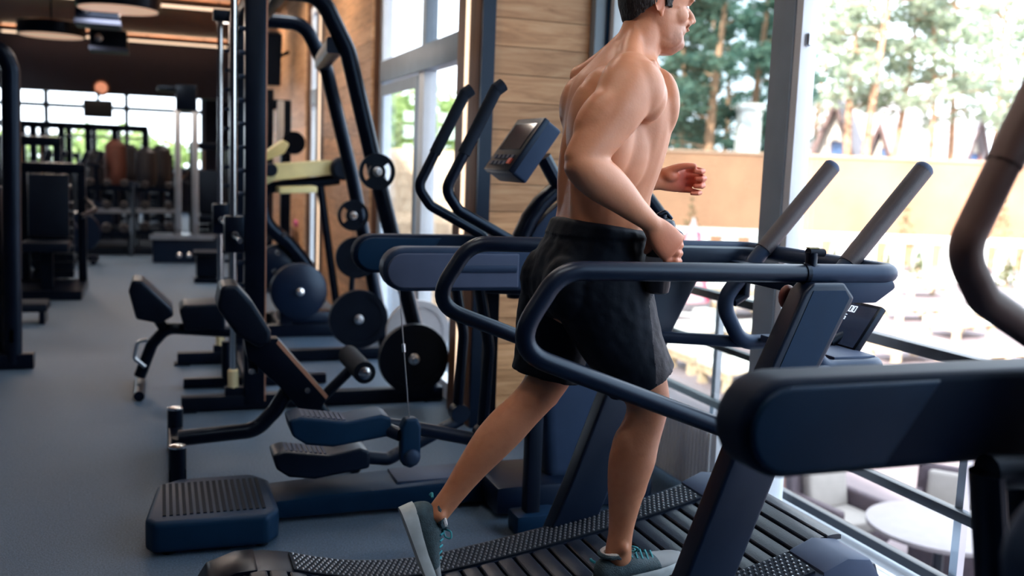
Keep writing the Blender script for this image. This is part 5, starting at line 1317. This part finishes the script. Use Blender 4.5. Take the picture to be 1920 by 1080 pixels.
# --- pallet tables on the terrace
palm = wood_mat('pallet_wood', (0.62, 0.46, 0.30), (0.42, 0.28, 0.17), (0.75, 0.60, 0.42), (6, 1, 1), .8)
topm = mat('cream_table_pad', (0.80, 0.77, 0.70), .8, var=.06)
def pallet_table(x, y, w, d_, rot, lab):
    t = thing('pallet_table', lab, 'table', (x, y, GZ), group='low pallet tables on the terrace')
    R = Matrix.Rotation(rot, 3, 'Z'); O = Vector((x, y, GZ))
    MB().box(O+Vector((0, 0, .36)), (w, d_, .09), R).build('pad', topm, t, bevel=.02)
    for k in range(5):
        MB().box(O+R @ Vector((0, -d_/2+.07+k*(d_-.14)/4, .30)), (w, .12, .025), R).build('board', palm, t)
    for k in (-1, 0, 1): MB().box(O+R @ Vector((k*(w/2-.06), 0, .24)), (.10, d_, .09), R).build('bearer', palm, t)
    for k in (-1, 1):
        for j in (-1, 1): MB().box(O+R @ Vector((k*(w/2-.08), j*(d_/2-.08), .10)), (.12, .12, .20), R).build('leg', palm, t)
def stool(x, y, lab):
    t = thing('cube_stool', lab, 'stool', (x, y, GZ), group='white cube stools on the terrace')
    MB().box((x, y, GZ+.20), (.40, .40, .32), Matrix.Rotation(.3, 3, 'Z')).build('body', white, t, bevel=.03)
    MB().box((x, y, GZ+.39), (.38, .38, .07), Matrix.Rotation(.3, 3, 'Z')).build('cushion', topm, t, bevel=.025)
    MB().box((x, y, GZ+.02), (.34, .34, .04), Matrix.Rotation(.3, 3, 'Z')).build('plinth', railm, t)
PT = [(1400, 683, 1.3, .9, 'large low pallet table nearest the tinted window'), (1300, 612, 1.2, .9, 'low pallet table just right of the black shorts'), (1430, 610, 1.3, .9, 'low pallet table crossing the grey window post'),
      (1395, 566, 1.3, .9, 'low pallet table beside the pink parasol'), (1310, 655, .8, .8, 'small low pallet table below the other pads'), (1445, 540, 1.2, .8, 'low pallet table behind the curved push handle'),
      (1745, 702, 1.2, .8, 'low pallet table below the console tray'), (1860, 655, 1.2, .8, 'low pallet table above the terrace railing, rightmost'), (1700, 640, 1.3, .8, 'low pallet table right of the console'),
      (1800, 600, 1.3, .9, 'low pallet table in the middle of the bright terrace'), (1710, 572, 1.2, .8, 'low pallet table behind the console'), (1860, 580, 1.2, .8, 'low pallet table farther back on the right'), (1730, 532, 1.3, .8, 'low pallet table close to the white balustrade'), (1330, 535, 1.2, .8, 'low pallet table farthest back by the parasol')]
rnd = random.Random(11)
for x, y, w, d_, lab in PT:
    q_ = at(x, y, 'Z', GZ+.36); pallet_table(q_.x, q_.y, w, d_, rnd.uniform(-.2, .25), lab)
for x, y, lab in ((1285, 640, 'white cube stool beside the black shorts'), (1322, 590, 'white cube stool between the pallet tables'), (1620, 700, 'white cube stool left of the console tray'), (1790, 560, 'white cube stool on the bright terrace')):
    q_ = at(x, y, 'Z', GZ+.3); stool(q_.x, q_.y, lab)
# folded pink parasol
q_ = at(1290, 590, 'Z', GZ)
pk = thing('pink_parasol', 'folded pink and white parasol standing on the terrace', 'parasol', (q_.x, q_.y, GZ))
pinkm = mat('pink_canvas', (.80, .42, .46), .8, var=.15); pinkd = mat('crimson_canvas', (.62, .05, .13), .8, var=.15)
MB().lathe([(.28, 0), (.28, .06), (.05, .09)], (q_.x, q_.y, GZ), n=20).build('base', white, pk)
MB().tube([(q_.x, q_.y, GZ+.05), (q_.x, q_.y, GZ+2.3)], .025, n=10).build('pole', white, pk)
MB().lathe([(.03, 2.25), (.12, 2.0), (.30, 1.2), (.46, .35), (.44, .32), (.02, 1.2)], (q_.x, q_.y, GZ), n=14).build('canopy', pinkm, pk)
for a in (-1.0, 2.1):
    pts = [(r*math.cos(a)+q_.x, r*math.sin(a)+q_.y, GZ+z) for r, z in ((.47, .36), (.32, 1.2), (.14, 2.0))]
    MB().tube(pts, .04, n=8).build('stripe', pinkd, pk)
# --- white balustrade with little conifers, fence, cabins, pines: laid out along a line parallel to the picture's horizon
FW = Vector((math.sin(YAW), math.cos(YAW), 0)); RT = Vector((math.cos(YAW), -math.sin(YAW), 0))
RM = Matrix.Rotation(-YAW, 3, 'Z')
def G(x, dep, z=0.0):
    """point at horizontal depth dep under picture column x"""
    q = FW*dep+RT*((x-960)/FPX*dep*1.0); return Vector((q.x, q.y, z))
whitem = mat('white_masonry', (.78, .77, .74), .7, var=.06)
ba = thing('white_balustrade', 'long white masonry balustrade at the back of the terrace', 'balustrade', G(1550, 33, GZ))
c0, c1 = G(1000, 33), G(2350, 33); L_ = (c1-c0).length
mid = (c0+c1)/2
MB().box(mid+Vector((0, 0, GZ+.12)), (L_, .35, .24), RM).build('plinth', whitem, ba); MB().box(mid+Vector((0, 0, -.62)), (L_, .40, .22), RM).build('coping', whitem, ba)
nb_ = 27
for k in range(nb_):
    p = c0+(c1-c0)*(k/(nb_-1)); MB().box(p+Vector((0, 0, (GZ+.24-.73)/2)), (.50, .30, -.73-GZ-.24), RM).build('pier', whitem, ba)
def conifer(p, h, r, lab, group, m_=shrubm, n_=260, seed=1):
    t = thing('conifer_shrub', lab, 'shrub', p, group=group); rn = random.Random(seed)
    MB().tube([p, p+Vector((0, 0, h*.8))], [.05, .02], n=6).build('stem', bark, t)
    mb = MB()
    for k in range(9):
        f = k/8; tuft(mb, p+Vector((0, 0, h*(.12+.86*f))), r*(1-f)*.95+.03, int(n_/9*(1.5-f)), .09, rn, .55)
    mb.build('foliage', m_, t, smooth=False)
for i, (x, dep, h, r, lab) in enumerate(((1563, 31.6, 1.05, .32, 'small conifer before the balustrade, just left of the near push grip'), (1722, 31.6, 1.15, .52, 'broad small conifer before the balustrade right of the push grips'), (1822, 31.6, 1.1, .35, 'small conifer before the balustrade inside the curved handle'), (1890, 31.6, 1.15, .40, 'small conifer before the balustrade at the right edge'), (1665, 31.6, .95, .14, 'thin young conifer before the balustrade'),
        (1692, 36, 2.6, .75, 'taller bushy conifer between balustrade and wall, right of the push grips'), (1872, 36, 2.8, .9, 'tallest bushy conifer between balustrade and wall, inside the right edge'), (1925, 36, 2.6, .45, 'bushy conifer between balustrade and wall, cut by the right edge'), (1290, 36, 2.4, .8, 'bushy conifer before the wall, seen through the tinted pane'))):
    conifer(G(x, dep, GZ), h, r, lab, 'conifers along the balustrade', seed=20+i)
fem = mat('pale_ochre_render', (.40, .205, .115), .8, var=.3, vscale=.45)
fe = thing('garden_wall', 'tall pale ochre garden wall behind the balustrade', 'wall', G(1500, 38.5, GZ))
c0, c1 = G(900, 38.5), G(2600, 38.5); L_ = (c1-c0).length; mid = (c0+c1)/2
MB().box(mid+Vector((0, 0, (GZ+2.12)/2)), (L_, .3, 2.12-GZ), RM).build('wall_face', fem, fe)
MB().box(mid+Vector((0, 0, 2.16)), (L_, .42, .08), RM).build('capping', mat('wall_capping', (.55, .35, .24), .8, var=.2), fe)
MB().bb(2.5, 140, 60, 61, GZ, GZ+.02)
# cabins
roofm = mat('grey_shingle', (.40, .37, .40), .85, var=.25, vscale=5, stretch=(1, 1, 9), bump=.4, bscale=12)
gabm = mat('cream_plaster', (.62, .56, .48), .8, var=.1); darkw = mat('dark_brown_timber', (.14, .085, .075), .7, var=.2); blueg = mat('blue_window_glass', (.12, .20, .38), .15, var=.2)
def cabin(x, dep, apex_z, half, depth, lab, rot=0.0, red=False, axis='front'):
    p = G(x, dep, GZ); t = thing('a_frame_cabin', lab, 'cabin', p, group='cabins behind the garden wall')
    R = Matrix.Rotation(-YAW+rot, 3, 'Z')
    def W(u, v, z): return p+R @ Vector((u, v, 0))+Vector((0, 0, z-GZ))
    ez = .6
    MB().prism([W(-half*.8, 0, GZ), W(half*.8, 0, GZ), W(half*.8, 0, ez+.5), W(0, 0, apex_z-.4), W(-half*.8, 0, ez+.5)], R @ Vector((0, depth, 0))).build('walls', gabm, t)
    for s in (-1, 1):
        MB().prism([W(0, -.5, apex_z), W(s*half, -.5, ez), W(s*(half-.12), -.5, ez-.12), W(0, -.5, apex_z-.22)], R @ Vector((0, depth+.8, 0))).build('roof_slope', roofm, t)
        MB().prism([W(0, -.56, apex_z+.02), W(s*half, -.56, ez+.02), W(s*(half-.28), -.56, ez-.04), W(0, -.56, apex_z-.42)], R @ Vector((0, .06, 0))).build('barge_board', darkw, t)
    w_ = MB().prism([W(-half*.1, -.03, 1.75), W(half*.38, -.03, 1.75), W(half*.38, -.03, 3.0), W(-half*.1, -.03, 3.0)], R @ Vector((0, .06, 0))).build('window', darkw, t)
    MB().prism([W(-half*.05, -.05, 1.85), W(half*.33, -.05, 1.85), W(half*.33, -.05, 2.92), W(-half*.05, -.05, 2.92)], R @ Vector((0, .03, 0))).build('pane', blueg, w_)
    if red: MB().prism([W(half*.42, -.04, .6), W(half*.78, -.04, .6), W(half*.78, -.04, 3.1), W(half*.42, -.04, 3.1)], R @ Vector((0, .06, 0))).build('door', mat('brick_red_door', (.40, .10, .06), .7, var=.2), t)
cabin(1546, 45.5, 4.9, 1.7, 3.2, 'left cabin with dark gable edge and blue window, above the wall', rot=-.5)
cabin(1690, 62, 6.6, 3.0, 7, 'broad grey roofed cabin between the pine trunks', rot=.95)
cabin(1638, 52.5, 4.4, 1.6, 3.5, 'small middle cabin with pale roof behind the pine trunks', rot=-.9)
cabin(1800, 56, 5.2, 2.1, 3.2, 'right cabin with a red door beside the curved handle', rot=.6, red=True)
wt = G(1385, 44, GZ)
wk = thing('white_pillar', 'tall white pillar seen through the tinted pane', 'pillar', wt)
MB().box(wt+Vector((0, 0, 3.2)), (.9, .9, 6.0), RM).build('shaft', whitem, wk); MB().box(wt+Vector((0, 0, 6.3)), (1.1, 1.1, .25), RM).build('cap', whitem, wk)
MB().box(wt+Vector((0, 0, .1)), (1.2, 1.2, .3), RM).build('plinth', whitem, wk)
# pines
def pine_tree(x, dep, h, tr, lab, m_, seed, spread=2.6, low=.42, n_=2600):
    p = G(x, dep, GZ); rn = random.Random(seed); t = thing('pine_tree', lab, 'tree', p, group='pine trees behind the garden wall')
    top = p+Vector((rn.uniform(-.5, .5), rn.uniform(-.5, .5), h))
    def tp(f): return p+(top-p)*f+Vector((.25*math.sin(f*5+seed), 0, 0))
    MB().tube([tp(k/8) for k in range(9)], [tr*(1-.8*k/8) for k in range(9)], n=9).build('trunk', bark, t)
    mb = MB()
    for k in range(26):
        f = low+(1-low)*(k/25)**.9; a = rn.uniform(0, 6.28); ln = spread*(1.15-f)*rn.uniform(.55, 1.15)+.5
        b0 = tp(min(f, 1)); e = b0+Vector((math.cos(a)*ln, math.sin(a)*ln, rn.uniform(-.2, .6)))
        MB_ = br.tube([b0, (b0+e)/2+Vector((0, 0, .15)), e], [.07, .05, .02], n=5) if False else None
        for q in (.45, .75, 1.0):
            c_ = b0+(e-b0)*q; tuft(mb, c_, .85*(1.2-.5*q)*rn.uniform(.7, 1.1), int(n_/78), .20, rn, .55)
        bl.append((t, [b0, (b0+e)/2+Vector((0, 0, .12)), e]))
    mb.build('foliage', m_, t, smooth=False)
bl = []
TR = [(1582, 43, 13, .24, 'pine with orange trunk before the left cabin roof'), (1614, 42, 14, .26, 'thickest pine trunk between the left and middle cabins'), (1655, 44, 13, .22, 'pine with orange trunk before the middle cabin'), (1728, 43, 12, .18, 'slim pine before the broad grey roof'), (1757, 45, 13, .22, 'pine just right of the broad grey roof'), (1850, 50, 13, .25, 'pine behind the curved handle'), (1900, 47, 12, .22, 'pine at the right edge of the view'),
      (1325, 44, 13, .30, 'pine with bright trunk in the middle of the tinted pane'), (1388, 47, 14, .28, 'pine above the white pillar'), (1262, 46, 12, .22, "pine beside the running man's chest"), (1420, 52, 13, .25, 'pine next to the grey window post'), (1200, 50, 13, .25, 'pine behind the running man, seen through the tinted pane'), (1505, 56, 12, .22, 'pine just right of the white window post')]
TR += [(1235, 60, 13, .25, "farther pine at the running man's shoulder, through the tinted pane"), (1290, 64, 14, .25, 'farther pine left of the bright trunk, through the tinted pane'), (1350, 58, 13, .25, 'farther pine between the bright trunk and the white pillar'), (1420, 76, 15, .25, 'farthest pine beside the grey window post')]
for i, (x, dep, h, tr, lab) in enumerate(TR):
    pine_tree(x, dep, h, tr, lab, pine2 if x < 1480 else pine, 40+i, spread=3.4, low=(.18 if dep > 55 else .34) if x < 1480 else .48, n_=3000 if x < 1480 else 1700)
for t, pts in bl:
    if random.random() < .5: MB().tube(pts, [.07, .05, .02], n=4).build('branch', bark, t)
# hedge-like trees beyond the far end window and the glazed door
def round_tree(p, h, r, lab, seed, n_=900):
    rn = random.Random(seed); p = Vector(p); t = thing('leafy_tree', lab, 'tree', p, group='leafy trees beyond the gym')
    MB().tube([p, p+Vector((0, 0, h*.6))], [.2, .1], n=8).build('trunk', bark, t)
    mb = MB()
    for k in range(12): tuft(mb, p+Vector((rn.uniform(-r, r)*.7, rn.uniform(-r, r)*.7, h*.62+rn.uniform(-.35, .4)*h*.5)), r*.55, n_//12, .22, rn, .8)
    mb.build('foliage', leafmat('bright_leaves', (.16, .26, .07), (.28, .36, .14)), t, smooth=False)
for i, (x, dep) in enumerate(((40, 44), (150, 46), (235, 43), (300, 47))):
    q_ = at(x, 300, 'Y', dep); round_tree((q_.x, dep, GZ), 4.6, 1.6, ['leafy tree beyond the far window, leftmost', 'leafy tree beyond the far window, behind the rig', 'leafy tree beyond the far window, behind the punch bags', 'leafy tree beyond the far window, beside the cable station'][i], 80+i)
for i, (x, dep) in enumerate(((760, 34), (825, 28))):
    q_ = at(x, 300, 'Y', dep); round_tree((q_.x, dep, GZ), 6.5, 2.0, ['leafy tree seen through the glazed door, left one', 'leafy tree seen through the glazed door, beside the pilaster'][i], 90+i, 1200)
# wooden neighbour shed visible through the glazed door
q_ = at(770, 300, 'Y', 20.0)
sh_ = thing('timber_shed', 'pale timber shed seen through the glazed door', 'shed', (q_.x, 20, GZ))
for k in range(14): MB().bb(q_.x-1.3, q_.x+2.4, 19.98, 20.1, GZ+k*.26, GZ+.25+k*.26).build('board', palm, sh_, smooth=False)
MB().bb(q_.x-1.28, q_.x+2.38, 20.1, 22, GZ, GZ+3.6).build('body', palm, sh_)
